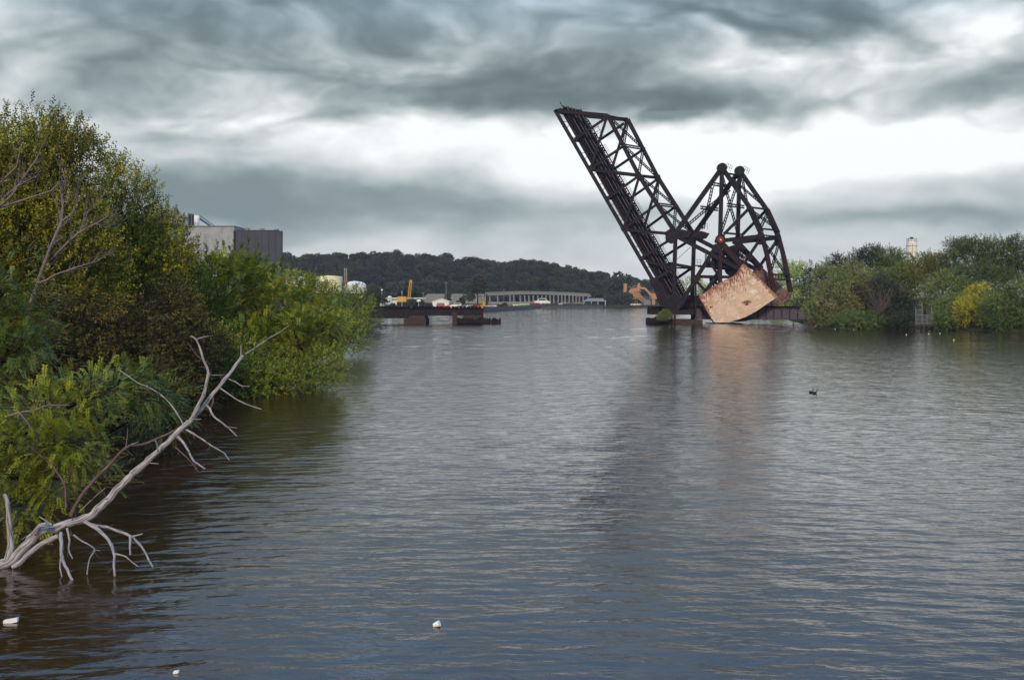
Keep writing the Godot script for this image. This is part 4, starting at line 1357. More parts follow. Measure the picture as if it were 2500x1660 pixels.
# ---------------------------------------------------------------- building on the left
func make_building() -> void:
	var d := 300.0
	var s := d / F
	var top := P(490, 553, d)
	var o := thing("industrial_building", "windowless industrial block, pale grey wing beside a slate-grey wing", "building", Vector3(P(571, 0, d).x, 0, -d))
	var k := MB.new()
	var x0 := P(330, 0, d).x
	var xm := P(571, 0, d).x
	var x1 := P(687, 0, d).x
	k.box(Vector3((x0 + xm) / 2, top.y / 2, -d - 15.0), Vector3(xm - x0, top.y, 30.0))
	part("pale_wing", k, M.plaster, o)
	var sl := MB.new()
	var top2 := P(600, 563, d).y
	var poly := PackedVector2Array()  # a block with rounded corners
	for q in [[xm + 0.05, -0.6], [x1 - 0.8, -0.6], [x1 - 0.25, -0.83], [x1, -1.4], [x1 - 6.4, -28.0], [xm + 0.05, -28.0]]:
		poly.append(Vector2(q[0], q[1]))
	for j in poly.size():
		var a := poly[j]
		var b := poly[(j + 1) % poly.size()]
		var e := (b - a).normalized()
		sl.quad(Vector3(a.x, 0, a.y - d), Vector3(b.x, 0, b.y - d), Vector3(b.x, top2, b.y - d), Vector3(a.x, top2, a.y - d), Vector3(-e.y, 0, e.x) * -1.0 if e.y > 0.5 else (Vector3(0, 0, 1) if absf(e.x) > 0.9 and a.y > -2.0 else Vector3(e.y, 0, -e.x) * -1.0))
	sl.tri(Vector3(xm, top2 - 0.02, -d - 0.6), Vector3(x1, top2 - 0.02, -d - 1.4), Vector3(xm, top2 - 0.02, -d - 28.0), Vector3.UP)
	sl.tri(Vector3(x1, top2 - 0.02, -d - 1.4), Vector3(x1 - 6.4, top2 - 0.02, -d - 28.0), Vector3(xm, top2 - 0.02, -d - 28.0), Vector3.UP)
	part("slate_wing", sl, M.slate, o)
	var cop := MB.new()
	cop.box(Vector3((x0 + xm) / 2, top.y + 0.12, -d - 14.95), Vector3(xm - x0 + 0.2, 0.24, 30.3))
	part("coping", cop, M.roof, o)
	var cop2 := MB.new()
	cop2.box(Vector3((xm + x1) / 2 - 0.3, top2 + 0.1, -d - 0.75), Vector3(x1 - xm - 1.2, 0.22, 0.3))
	part("coping", cop2, M.dark, o)
	for j in 4:
		var pl := MB.new()
		pl.box(Vector3(xm - 3.4 - j * 5.0, top.y / 2, -d + 0.01), Vector3(0.05, top.y - 0.2, 0.06))
		part("wall_joint", pl, M.roof, o)
	for j in 6:
		var sj := MB.new()
		sj.box(Vector3(lerpf(xm, x1, (j + 1) / 7.0), top2 / 2, -d - 0.585), Vector3(0.07, top2 - 0.3, 0.06))
		part("panel_joint", sj, M.dark, o)
	for j in 3:
		var vb := MB.new()
		vb.box(Vector3(lerpf(xm, x1, 0.2 + 0.28 * j), top2 + 0.55, -d - 4.0 - j * 2.0), Vector3(1.1, 0.9, 1.4))
		part("roof_vent", vb, M.galv, o)
	var jn := MB.new()
	jn.box(Vector3(xm, top2 / 2, -d + 0.05), Vector3(0.28, top2, 0.3))
	part("downpipe", jn, M.dark, o)
	# roof plant: railed walkway sloping away, stacks, drum
	var dd := d + 12.0
	var sd := dd / F
	var st := MB.new()
	st.box(P(452, 536, dd) + Vector3(-3.0, 0, 0), Vector3(9.0, 3.6, 6.0))
	part("penthouse", st, M.plaster, o)
	for q in [462.0, 470.0]:
		var pipe := MB.new()
		pipe.rod(P(q, 560, d + 4.0), P(q, 524, d + 4.0), 0.32, 10)
		part("exhaust_stack", pipe, M.dark, o)
	var dr := MB.new()
	dr.lathe(P(479, 560, d + 8.0), [[0.75, 0.0], [0.75, 1.0], [0.8, 1.05], [0.8, 1.15], [0.75, 1.2], [0.75, 2.6], [0.8, 2.65], [0.8, 4.0], [0.0, 4.1]], 16)
	part("roof_drum", dr, M.white, o)
	var rl := MB.new()
	var ra := P(486, 526, d + 10.0)
	var rb := P(524, 552, d + 24.0)
	var la := P(437, 522, d + 6.0)
	var lb := P(464, 530, d + 12.0)
	for pair in [[ra, rb], [la, lb]]:
		rl.bar(pair[0], pair[1], 0.14, 0.14)
		rl.bar(pair[0] - Vector3(0, 0.9, 0), pair[1] - Vector3(0, 0.9, 0), 0.3, 0.5)
		for j in 15:
			var p: Vector3 = pair[0].lerp(pair[1], j / 14.0)
			rl.bar(p, p - Vector3(0, 0.9, 0), 0.07, 0.07)
	part("roof_walkway", rl, M.roof, o)


# ---------------------------------------------------------------- far shore
func far_box(b: MB, x0: float, x1: float, y0: float, y1: float, d: float, depth: float) -> void:
	var a := P(x0, y1, d)
	var c := P(x1, y0, d)
	b.box(Vector3((a.x + c.x) / 2, (a.y + c.y) / 2, -d - depth / 2), Vector3(c.x - a.x, absf(c.y - a.y), depth))


func make_car(label: String, px: float, py: float, d: float, m: Material, len := 4.4, tall := 1.45) -> void:
	var p := P(px, py, d)
	p.y = ground_height(p.x, d)
	var o := thing("parked_vehicle", label, "vehicle", p, "vehicles parked along the far shore")
	var poly := PackedVector2Array()
	var l := len / 2
	for q in [[-1, 0.3], [-0.98, 0.62], [-0.6, 0.68], [-0.42, 0.98], [0.35, 1.0], [0.62, 0.68], [0.97, 0.6], [1, 0.3]]:
		poly.append(Vector2(q[0] * l, q[1] * tall))
	var b := MB.new()
	b.prism(poly, -0.85, 0.85, p)
	part("body", b, m, o)
	var w := MB.new()
	w.prism(PackedVector2Array([Vector2(-0.5 * l, 0.7 * tall), Vector2(-0.4 * l, 0.93 * tall), Vector2(0.33 * l, 0.94 * tall), Vector2(0.52 * l, 0.7 * tall)]), -0.87, 0.87, p)
	part("window", w, M.glass, o)
	for sx in [-0.62, 0.62]:
		for sz in [-0.8, 0.8]:
			var wh := MB.new()
			wh.tube(PackedVector3Array([p + Vector3(sx * l, 0.33, sz - 0.1), p + Vector3(sx * l, 0.33, sz + 0.1)]), PackedFloat32Array([0.33, 0.33]), 10)
			part("wheel", wh, M.dark, o)


func gable_shed(called: String, label: String, x0: float, x1: float, y0: float, y1: float, d: float, depth: float, m: Material, roof: Material) -> Node3D:
	var a := P(x0, y1, d)
	var c := P(x1, y0, d)
	var base := Vector3((a.x + c.x) / 2, c.y, -d)
	var o := thing(called, label, "shed", base)
	var w := (c.x - a.x) / 2
	var h := a.y - c.y
	var b := MB.new()
	b.prism(PackedVector2Array([Vector2(-w, -0.8), Vector2(-w, h * 0.72), Vector2(0, h), Vector2(w, h * 0.72), Vector2(w, -0.8)]), -depth, 0.0, base)
	part("wall", b, m, o)
	for s in [-1.0, 1.0]:
		var r := MB.new()
		var e0 := base + Vector3(s * (w + 0.25), h * 0.70, -depth / 2)
		var e1 := base + Vector3(0, h * 1.03, -depth / 2)
		var dirv := (e1 - e0)
		r.obox((e0 + e1) / 2, dirv / 2, Vector3(0, 0, depth / 2 + 0.25), Vector3(-dirv.y, dirv.x, 0).normalized() * 0.07)
		part("roof", r, roof, o)
	var door := MB.new()
	door.box(base + Vector3(0, h * 0.28, 0.05), Vector3(w * 0.9, h * 0.56, 0.12))
	part("door", door, M.galv, o)
	return o


func make_far_shore() -> void:
	rng.seed = 4
	# elevated road
	var o := thing("road_viaduct", "long pale concrete viaduct on many columns at the foot of the wooded hill", "viaduct", P(1300, 741, 640))
	var d := 640.0
	var line := [[1185, 717.0], [1230, 715.5], [1275, 714.2], [1320, 714.6], [1380, 716.6], [1440, 720.0]]
	for j in line.size() - 1:
		var a := P(line[j][0], line[j][1], d + j * 3.0)
		var c := P(line[j + 1][0], line[j + 1][1], d + (j + 1) * 3.0)
		var k := MB.new()
		k.bar(a + Vector3(0, -0.55, -4), c + Vector3(0, -0.55, -4), 1.1, 9.0)
		part("deck", k, M.concrete, o)
		var pr := MB.new()
		pr.bar(a + Vector3(0, 0.5, 0.4), c + Vector3(0, 0.5, 0.4), 0.7, 0.25)
		part("parapet", pr, M.concrete, o)
	for x in [1196, 1215, 1245, 1254, 1270, 1281, 1291, 1302, 1313, 1323, 1333, 1343, 1352, 1363, 1372, 1380, 1390, 1399, 1407, 1415, 1424, 1436]:
		for zz in [0.0, -7.0]:
			var p := P(x, 742, d + (x - 1185) * 0.05)
			var k := MB.new()
			k.box(Vector3(p.x + (0.8 if zz < 0 else 0.0), p.y + 2.4, p.z - 0.6 + zz), Vector3(0.8, 5.6, 0.8))
			part("column", k, M.concrete, o)
	var bk := MB.new()
	far_box(bk, 1190, 1445, 744, 719.5, d + 16.0, 1.0)
	part("back_wall", bk, M.dark, o)
	var rw := MB.new()
	far_box(rw, 1030, 1186, 742, 717.5, d, 3.0)
	single("retaining_wall", rw, M.concrete, "grey retaining wall continuing the viaduct to the left behind the trees", "wall")
	var lw := MB.new()
	far_box(lw, 1192, 1330, 743.0, 736.5, d - 10.0, 1.0)
	single("low_wall", lw, M.concrete, "low pale wall in front of the viaduct's columns", "wall")
	# hipped pavilion
	var pv := thing("pavilion", "low building with a grey hipped roof on the far shore", "building", P(1452, 747, 625))
	var pw := MB.new()
	far_box(pw, 1430, 1475, 750, 735.5, 625, 9.0)
	part("wall", pw, M.timber, pv)
	var rf := MB.new()
	var ea := [P(1421, 736, 623), P(1483, 736, 623), P(1483, 736, 637), P(1421, 736, 637)]
	for j in 4: ea[j].y = ea[0].y
	var r0 := P(1437, 728, 630)
	var r1 := P(1470, 728, 630)
	rf.quad(ea[0], ea[1], r1, r0, Vector3(0, 0.8, 0.6))
	rf.quad(ea[2], ea[3], r0, r1, Vector3(0, 0.8, -0.6))
	rf.tri(ea[1], ea[2], r1, Vector3(0.6, 0.8, 0))
	rf.tri(ea[3], ea[0], r0, Vector3(-0.6, 0.8, 0))
	part("roof", rf, M.roof, pv)
	for x in [1427.0, 1444.0, 1460.0, 1478.0]:
		var k := MB.new()
		k.rod(P(x, 748, 623.6), P(x, 736, 623.6), 0.2)
		part("post", k, M.white, pv)
	# orange plant
	d = 662.0
	var pl := thing("asphalt_plant", "orange asphalt plant with a tower, ducts and conveyors on the far shore", "plant", P(1560, 749, d))
	var si := MB.new()
	var sp := P(1527, 750, d)
	si.lathe(sp, [[1.15, 0.0], [1.15, 14.2], [1.3, 14.3], [1.3, 14.6], [0.0, 14.8]], 14)
	part("silo", si, M.orange, pl)
	var tw := MB.new()
	far_box(tw, 1556, 1564, 725, 696, d, 3.0)
	far_box(tw, 1558, 1563, 697, 691, d - 0.01, 2.0)
	far_box(tw, 1553, 1567, 727, 722, d + 0.4, 3.6)
	part("mixing_tower", tw, M.orange, pl)
	var hop := MB.new()
	var hp := PackedVector2Array()
	for q in [[1533, 716], [1540, 704], [1550, 699], [1556, 700], [1556, 722], [1545, 724]]:
		var w := P(q[0], q[1], d)
		hp.append(Vector2(w.x, w.y))
	hop.prism(hp, -3.0, 0.0, Vector3(0, 0, -d))
	part("hopper", hop, M.orange, pl)
	var duct := MB.new()
	duct.tube(PackedVector3Array([P(1563, 703, d - 1), P(1575, 705, d - 1), P(1584, 714, d - 1), P(1590, 723, d - 1)]), PackedFloat32Array([0.7, 0.75, 0.75, 0.8]), 10)
	part("duct", duct, M.orange, pl)
	var gal := MB.new()
	for q in [[1553, 711, 1568, 711], [1553, 729, 1590, 729], [1586, 712, 1606, 712], [1534, 702, 1556, 697]]:
		gal.bar(P(q[0], q[1], d - 1.2), P(q[2], q[3], d - 1.2), 0.3, 1.0)
		gal.bar(P(q[0], q[1], d - 1.7) + Vector3(0, 1.0, 0), P(q[2], q[3], d - 1.7) + Vector3(0, 1.0, 0), 0.12, 0.1)
	part("walkway", gal, M.roof, pl, "stuff")
	var bag := MB.new()
	far_box(bag, 1588, 1604, 730, 714, d, 4.0)
	far_box(bag, 1592, 1600, 744, 730, d + 0.5, 2.0)
	part("filter_house", bag, M.orange, pl)
	for q in [[1548, 708, 1575, 733], [1541, 730, 1566, 722], [1548, 718, 1572, 738]]:
		var cv := MB.new()
		cv.lattice(P(q[0], q[1], d - 2), P(q[2], q[3], d - 2), 0.9, Vector3.UP, 0.16)
		part("conveyor", cv, M.orange, pl, "stuff")
	for q in [[1551, 735], [1556, 736], [1568, 735], [1575, 738], [1598, 740], [1608, 738]]:
		var lg := MB.new()
		lg.bar(P(q[0], 752, d - 0.5), P(q[0], q[1] - 14, d - 0.5), 0.25, 0.25)
		part("support_leg", lg, M.orange, pl)
	var tk := MB.new()
	far_box(tk, 1572, 1589, 747, 732, d - 6.0, 4.0)
	single("steel_tank", tk, M.galv, "square galvanised tank at the foot of the orange plant", "tank")
	var vs := MB.new()
	far_box(vs, 1540, 1566, 747.5, 742, d - 5.0, 2.5)
	single("container", vs, M.white, "pale container left of the galvanised tank", "container")
	# yard on the left
	gable_shed("white_shed", "white gabled shed with a grey door behind the left girder", 1055, 1096, 752, 729.5, 425, 9.0, M.white, M.white)
	var fe := MB.new()
	far_box(fe, 1065, 1086, 752, 744.5, 418, 0.3)
	single("red_fence", fe, M.red_paint, "red hoarding in front of the white gabled shed", "fence")
	var cr := thing("yard_crane", "yellow lattice crane boom rising over the yard", "crane", P(1000, 745, 450))
	var bm := MB.new()
	for sx in [-0.5, 0.5]:
		bm.lattice(P(997, 738, 450 + sx), P(1002.5, 686, 450 + sx), 0.95, Vector3.RIGHT, 0.13)
	bm.box(P(1003, 686, 450), Vector3(0.7, 0.8, 1.0))
	part("boom", bm, M.yellow, cr, "stuff")
	var cb := MB.new()
	far_box(cb, 970, 991, 737, 724, 446, 4.0)
	part("cab_house", cb, M.yellow, cr)
	var trk := MB.new()
	far_box(trk, 968, 993, 748, 737, 446, 4.2)
	part("undercarriage", trk, M.rust, cr)
	var lb := MB.new()
	far_box(lb, 930, 1036, 729.5, 726.8, 455, 12.0)
	far_box(lb, 956, 972, 745, 729, 456, 10.0)
	single("flat_roof_building", lb, M.white, "long low building with a thin white flat roof behind the crane", "building")
	var tkw := thing("dome_tank", "white round-topped tank left of the yellow crane house", "tank", P(950, 748, 440))
	var tb := MB.new()
	tb.lathe(P(951, 752, 440), [[0.95, 0.0], [0.95, 4.4], [0.8, 4.8], [0.0, 5.0]], 16)
	part("shell", tb, M.white, tkw)
	var mb := MB.new()
	mb.lathe(P(936, 752, 432), [[1.5, 0.0], [1.5, 1.8], [1.1, 2.5], [0.0, 2.8]], 16)
	single("cement_mound", mb, M.white, "white covered mound at the left end of the yard", "mound")
	var ball := MB.new()
	ball.lathe(P(1022, 739, 430), [[0.0, 0.0], [0.5, 0.12], [0.86, 0.5], [0.86, 0.9], [0.5, 1.3], [0.0, 1.4]], 14)
	ball.rod(P(1022, 752, 430), P(1022, 738, 430), 0.08)
	single("globe_light", ball, M.foam, "white globe on a pole right of the crane in the yard", "lamp")
	for q in [[932, 708, 0.45, "left of the crane boom"], [981, 714, 0.22, "just left of the crane boom, small"]]:
		var gl := MB.new()
		var gp := P(q[0], q[1], 430)
		var r: float = q[2]
		gl.lathe(gp - Vector3(0, r, 0), [[0.0, 0.0], [r * 0.7, r * 0.3], [r, r], [r * 0.7, r * 1.7], [0.0, r * 2]], 12)
		gl.rod(Vector3(gp.x, 1.2, gp.z), gp, 0.06)
		single("globe_light", gl, M.foam, "pale globe on a tall pole " + q[3], "lamp")
	var om := MB.new()
	om.lathe(P(1048, 752, 428), [[2.2, 0.0], [1.7, 1.2], [0.8, 2.0], [0.0, 2.2]], 12)
	single("sand_heap", om, M.orange, "orange heap beside the left wall of the gabled shed", "heap")
	var tn := MB.new()
	far_box(tn, 971, 989, 753, 737, 438, 2.0)
	single("tan_hoarding", tn, M.rust, "tan-brown hoarding below the yellow crane house", "fence")
	var wl := MB.new()
	for q in [[Vector2(-33, 322), Vector2(-12.6, 354)], [Vector2(-12.6, 354), Vector2(2.4, 466)], [Vector2(2.4, 466), Vector2(15.2, 568)], [Vector2(15.2, 568), Vector2(52, 611)]]:
		wl.bar(Vector3(q[0].x, 0.2, -q[0].y), Vector3(q[1].x, 0.2, -q[1].y), 2.2, 0.7)
	single("seawall", wl, M.seawall, "low grey seawall along the far shore right of the left girder", "wall")
	for j in 9:
		var bx := MB.new()
		var bpx: float = [1101.0, 1107.0, 1124.0, 1139.0, 1154.0, 1190.0, 1208.0, 1222.0, 1246.0][j]
		var bd: float = [404.0, 412.0, 398.0, 410.0, 406.0, 440.0, 452.0, 470.0, 500.0][j]
		var bp := P(bpx, 752, bd)
		bp.y = ground_height(bp.x, bd)
		bx.box(bp + Vector3(0, 0.55, 0), Vector3(1.3 + 0.3 * (j % 3), 1.1 + 0.3 * (j % 2), 1.2), 0.3 * j)
		single("crate", bx, [M.white, M.red_paint, M.galv, M.white, M.red_paint, M.concrete, M.white, M.rust, M.concrete][j], ["white crate just right of the gabled shed", "red crate left of the parked white van", "grey crate between the van and the silver car", "white crate between the silver and the white car", "red crate left of the dark red car", "pale crate right of the excavator", "white crate on the bank below the lone pointed tree", "rusty crate right of the lone pointed tree", "pale crate near the small white car under the viaduct"][j], "crate", "crates scattered over the far yard")
	var ex := thing("excavator", "yellow excavator with raised arm at the end of the left girder", "excavator", P(1178, 752, 395))
	var ar := MB.new()
	ar.tube(PackedVector3Array([P(1180, 748, 395), P(1176, 732, 395), P(1181, 740, 394), P(1184, 748, 394)]), PackedFloat32Array([0.35, 0.32, 0.25, 0.3]), 6)
	part("arm", ar, M.yellow, ex)
	var eb := MB.new()
	far_box(eb, 1172, 1181, 752, 745, 397, 2.5)
	part("cab", eb, M.yellow, ex)
	var et := MB.new()
	far_box(et, 1171, 1182, 755, 752, 397, 2.8)
	part("track", et, M.dark, ex)
	for q in [[1089, 688.5, 460, "behind the white shed"], [1113, 716, 430, "right of the white shed, white box on top"], [1230, 706, 560, "in front of the viaduct's left end"], [1033, 714, 440, "right end of the flat roof"]]:
		var po := thing("utility_pole", "thin grey pole " + q[3], "pole", P(q[0], 750, q[2]), "poles in the far yard")
		var k := MB.new()
		k.rod(P(q[0], 752, q[2]), P(q[0], q[1], q[2]), 0.14, 6)
		part("pole", k, M.galv, po)
		var k2 := MB.new()
		k2.box(P(q[0], q[1] + 1.5, q[2]) + Vector3(0, 0, 0.05), Vector3(1.6, 0.16, 0.16))
		part("crossarm", k2, M.galv, po)
	make_car("white van parked right of the white shed", 1117, 750, 405, M.white, 5.0, 2.2)
	make_car("silver car with red lights right of the white van", 1132, 750, 402, M.galv)
	make_car("white car left of the yellow excavator", 1148, 750, 400, M.white)
	make_car("dark red car just left of the excavator's tracks", 1161, 750, 400, M.red_paint)
	make_car("dark red car behind the slender stone pier", 1102, 750, 410, M.red_paint)
	make_car("white car alone on the bank right of the excavator", 1200, 750, 430, M.white)
	make_car("small white car under the left end of the viaduct", 1258, 748, 540, M.white)
	make_car("white vehicle right of the maroon container", 1324, 745, 600, M.white, 9.0, 4.2)
	for j in 5:
		make_car(["white car left end of the row by the hipped roof", "second white car of the row by the hipped roof", "orange car in the row by the hipped roof", "yellowish car in the row by the hipped roof", "last white car of the row, next to the hipped roof"][j], 1374 + j * 11, 744, 612, [M.white, M.white, M.orange, M.cream, M.white][j], 4.6, 1.9)
	var gb := MB.new()
	far_box(gb, 1268, 1293, 747.5, 740.5, 590, 3.0)
	single("container", gb, M.green_paint, "long pale green container on the far bank below the viaduct", "container")
	var mc := MB.new()
	far_box(mc, 1293.5, 1318, 749, 739.5, 588, 3.0)
	single("container", mc, M.maroon, "maroon container beside the pale green one", "container")
	var yb := thing("skiff", "yellow skiff drawn up on the far bank below the maroon container", "boat", P(1298, 752, 572))
	var sk := MB.new()
	var skp := P(1298, 752, 572)
	sk.prism(PackedVector2Array([Vector2(-1.5, 0.0), Vector2(-1.9, 0.7), Vector2(1.8, 0.6), Vector2(1.5, 0.0)]), -0.7, 0.7, skp)
	part("hull", sk, M.yellow, yb)
	# tanks and shed behind the near bushes
	var ct := thing("storage_tank", "cream and white storage tank lit bright above the near bushes", "tank", P(803, 710, 300))
	var cm := MB.new()
	var cp := P(803, 715, 300)
	cm.lathe(cp, [[3.75, 0.0], [3.75, 4.5], [3.7, 4.6], [0.0, 4.9]], 28)
	part("shell", cm, M.cream, ct)
	var dt := thing("dome_tank", "white shallow-domed tank right of the cream tank", "tank", P(867, 712, 310))
	var dm := MB.new()
	dm.lathe(P(866, 716, 310), [[3.3, 0.0], [3.3, 2.3], [2.9, 2.9], [2.0, 3.3], [0.0, 3.6]], 28)
	part("shell", dm, M.white, dt)
	var stk := thing("steel_stack", "slim pale stack with red collar between the cream and domed tanks", "chimney", P(844, 700, 300))
	var sk1 := MB.new()
	for x in [841.0, 845.5]:
		sk1.rod(P(x, 712, 300), P(x, 654 if x < 843 else 655, 300), 0.2, 10)
	for j in 8:
		sk1.box(P(843.2, 658 + j * 5.0, 300), Vector3(0.55, 0.08, 0.2))
	part("flue", sk1, M.concrete, stk)
	var sk2 := MB.new()
	far_box(sk2, 838, 849, 690, 686.5, 299, 1.2)
	part("collar", sk2, M.red_paint, stk)
	var wb := MB.new()
	far_box(wb, 697, 744, 715, 675, 290, 9.0)
	single("white_building", wb, M.white, "plain white building half hidden by the yellow-green thicket", "building")
	# white silo on the right
	d = 330.0
	var ws := thing("white_silo", "white ribbed silo with a railed top above the right-bank trees", "silo", P(2227, 660, d))
	var wm := MB.new()
	wm.lathe(P(2227, 680, d), [[1.55, 0.0], [1.55, 11.0], [1.6, 11.05], [1.6, 11.15], [1.25, 11.2], [1.2, 12.0], [0.0, 12.3]], 20)
	part("shell", wm, M.silo_paint, ws)
	var rb := MB.new()
	rb.lathe(P(2227, 601, d), [[1.62, 0.0], [1.62, 0.12], [1.5, 0.13]], 20)
	rb.bar(P(2229, 640, d - 1.65), P(2229, 594, d - 1.65), 0.1, 0.1)
	part("ladder", rb, M.roof, ws)
	var wr := MB.new()
	for j in 10:
		var a := TAU * j / 10.0
		var p := P(2227, 593, d) + Vector3(cos(a), 0, sin(a)) * 1.5
		var q := P(2227, 593, d) + Vector3(cos(a + TAU / 10), 0, sin(a + TAU / 10)) * 1.5
		wr.bar(p, p + Vector3(0, 1.3, 0), 0.07, 0.07)
		wr.bar(p + Vector3(0, 1.3, 0), q + Vector3(0, 1.3, 0), 0.07, 0.07)
		wr.bar(p + Vector3(0, 0.7, 0), q + Vector3(0, 0.7, 0), 0.06, 0.06)
	part("handrail", wr, M.roof, ws)
	var fl := MB.new()
	fl.box(P(2227, 584, d), Vector3(0.8, 1.3, 0.8))
	fl.rod(P(2221, 592, d), P(2221, 581, d), 0.07)
	part("filter_unit", fl, M.dark, ws)
	var hb := thing("hillside_house", "pale house wall glimpsed between the trees under the spreading tree", "house", P(2450, 660, 190))
	var hw := MB.new()
	far_box(hw, 2432, 2478, 690, 648, 190, 8.0)
	part("wall", hw, M.white, hb)
	for x in [2440.0, 2462.0]:
		var wn := MB.new()
		far_box(wn, x, x + 9, 676, 660, 189.9, 0.2)
		part("window", wn, M.glass, hb)
	# wire fence and ledge on the right bank
	d = 143.0
	var fn := thing("wire_fence", "tall galvanised wire fence gate standing on a concrete ledge at the right bank", "fence", P(2250, 790, d))
	for q in [[2237, 752], [2253, 744], [2276, 747], [2265, 770]]:
		var k := MB.new()
		k.rod(P(q[0], 791, d), P(q[0], q[1], d), 0.045, 6)
		part("post", k, M.galv, fn)
	for q in [[2237, 756, 2253, 756], [2244, 744.5, 2253, 744.5], [2237, 769, 2276, 769], [2237, 780, 2265, 780], [2237, 790, 2276, 790]]:
		var k := MB.new()
		k.rod(P(q[0], q[1], d), P(q[2], q[3], d), 0.035, 6)
		part("rail", k, M.galv, fn)
	var net := MB.new()
	for j in 27:
		var x := 2237.0 + j * 1.5
		net.bar(P(x, 790, d), P(x, 757 if x < 2253 else 769, d), 0.012, 0.012)
	for j in 22:
		var y := 757.0 + j * 1.5
		net.bar(P(2237, y, d), P(2253 if y < 769 else 2276, y, d), 0.012, 0.012)
	part("wire_mesh", net, M.galv, fn, "stuff")
	var lg := thing("concrete_ledge", "rusty concrete ledge on posts under the wire fence", "ledge", P(2257, 800, d))
	var sl := MB.new()
	far_box(sl, 2234, 2281, 796, 791, d, 2.5)
	part("slab", sl, M.stone, lg)
	for x in [2236.0, 2252.0, 2266.0, 2279.0]:
		var k := MB.new()
		far_box(k, x - 1.5, x + 1.5, 812, 796, d + 0.1, 0.3)
		part("post", k, M.rust, lg)
	var bl := MB.new()
	far_box(bl, 2368, 2386, 730, 721, 146, 1.5)
	single("concrete_block", bl, M.concrete, "pale concrete block above the yellow bush", "block")


# ---------------------------------------------------------------- dead wood in the foreground
func Z7(x: float, y: float, d: float) -> Vector3:
	return P(x * 0.5612, 780.0 + y * 0.5612, d)


func bough(o: Node3D, called: String, pts: Array, w0: float, w1: float, d0: float, d1: float, m: Material, sides := 9) -> void:
	# a crooked tapering branch through survey points; widths in survey units
	var c := Curve3D.new()
	var raw := []
	for j in pts.size():
		var t := j / float(maxi(1, pts.size() - 1))
		raw.append(Z7(pts[j][0], pts[j][1], lerpf(d0, d1, t)))
	for j in raw.size():
		var tan_v: Vector3 = (raw[mini(j + 1, raw.size() - 1)] - raw[maxi(j - 1, 0)]) / 6.0
		c.add_point(raw[j], -tan_v, tan_v)
	var len := c.get_baked_length()
	var n := maxi(4, int(len / 0.06))
	var pv := PackedVector3Array()
	var rv := PackedFloat32Array()
	for j in n + 1:
		var t := j / float(n)
		var w := 0.74 * lerpf(w0, w1, pow(t, 0.85)) * 0.5612 * lerpf(d0, d1, t) / F / 2.0
		w *= 1.0 + 0.26 * gaps.get_noise_2d(t * len * 6.0 + pts[0][0], pts[0][1])
		pv.append(c.sample_baked(t * len) + Vector3(gaps.get_noise_2d(t * len * 3.0, pts[0][0]), gaps.get_noise_2d(t * len * 3.0, pts[0][1] + 50.0), 0) * w * 0.5)
		rv.append(maxf(w, 0.004))
	var k := MB.new()
	k.tube(pv, rv, sides)
	var spurs := MB.new()
	if len > 0.45:
		for j in int(len * 4.0):
			var at := rng.randi_range(n / 5, n - 1)
			var along := (pv[at] - pv[at - 1]).normalized()
			var e := (rand_dir() + along * 0.6).normalized()
			var l := rng.randf_range(0.03, 0.13) + rv[at]
			spurs.tube(PackedVector3Array([pv[at], pv[at] + e * l * 0.6, pv[at] + e * l + rand_dir() * 0.015]), PackedFloat32Array([minf(0.011, rv[at] * 0.6), 0.006, 0.0025]), 5)
		part("spur", spurs, M.dead_red, o, "stuff")
	for j in k.v.size():
		var ring := mini(j / sides, n)
		k.uv.append(Vector2(absf(2.0 * (j % sides) / sides - 1.0) * 0.5 + pts[0][0] * 0.01, ring / float(n) * len * 0.28 + pts[0][1] * 0.013))
	part(called, k, m, o)


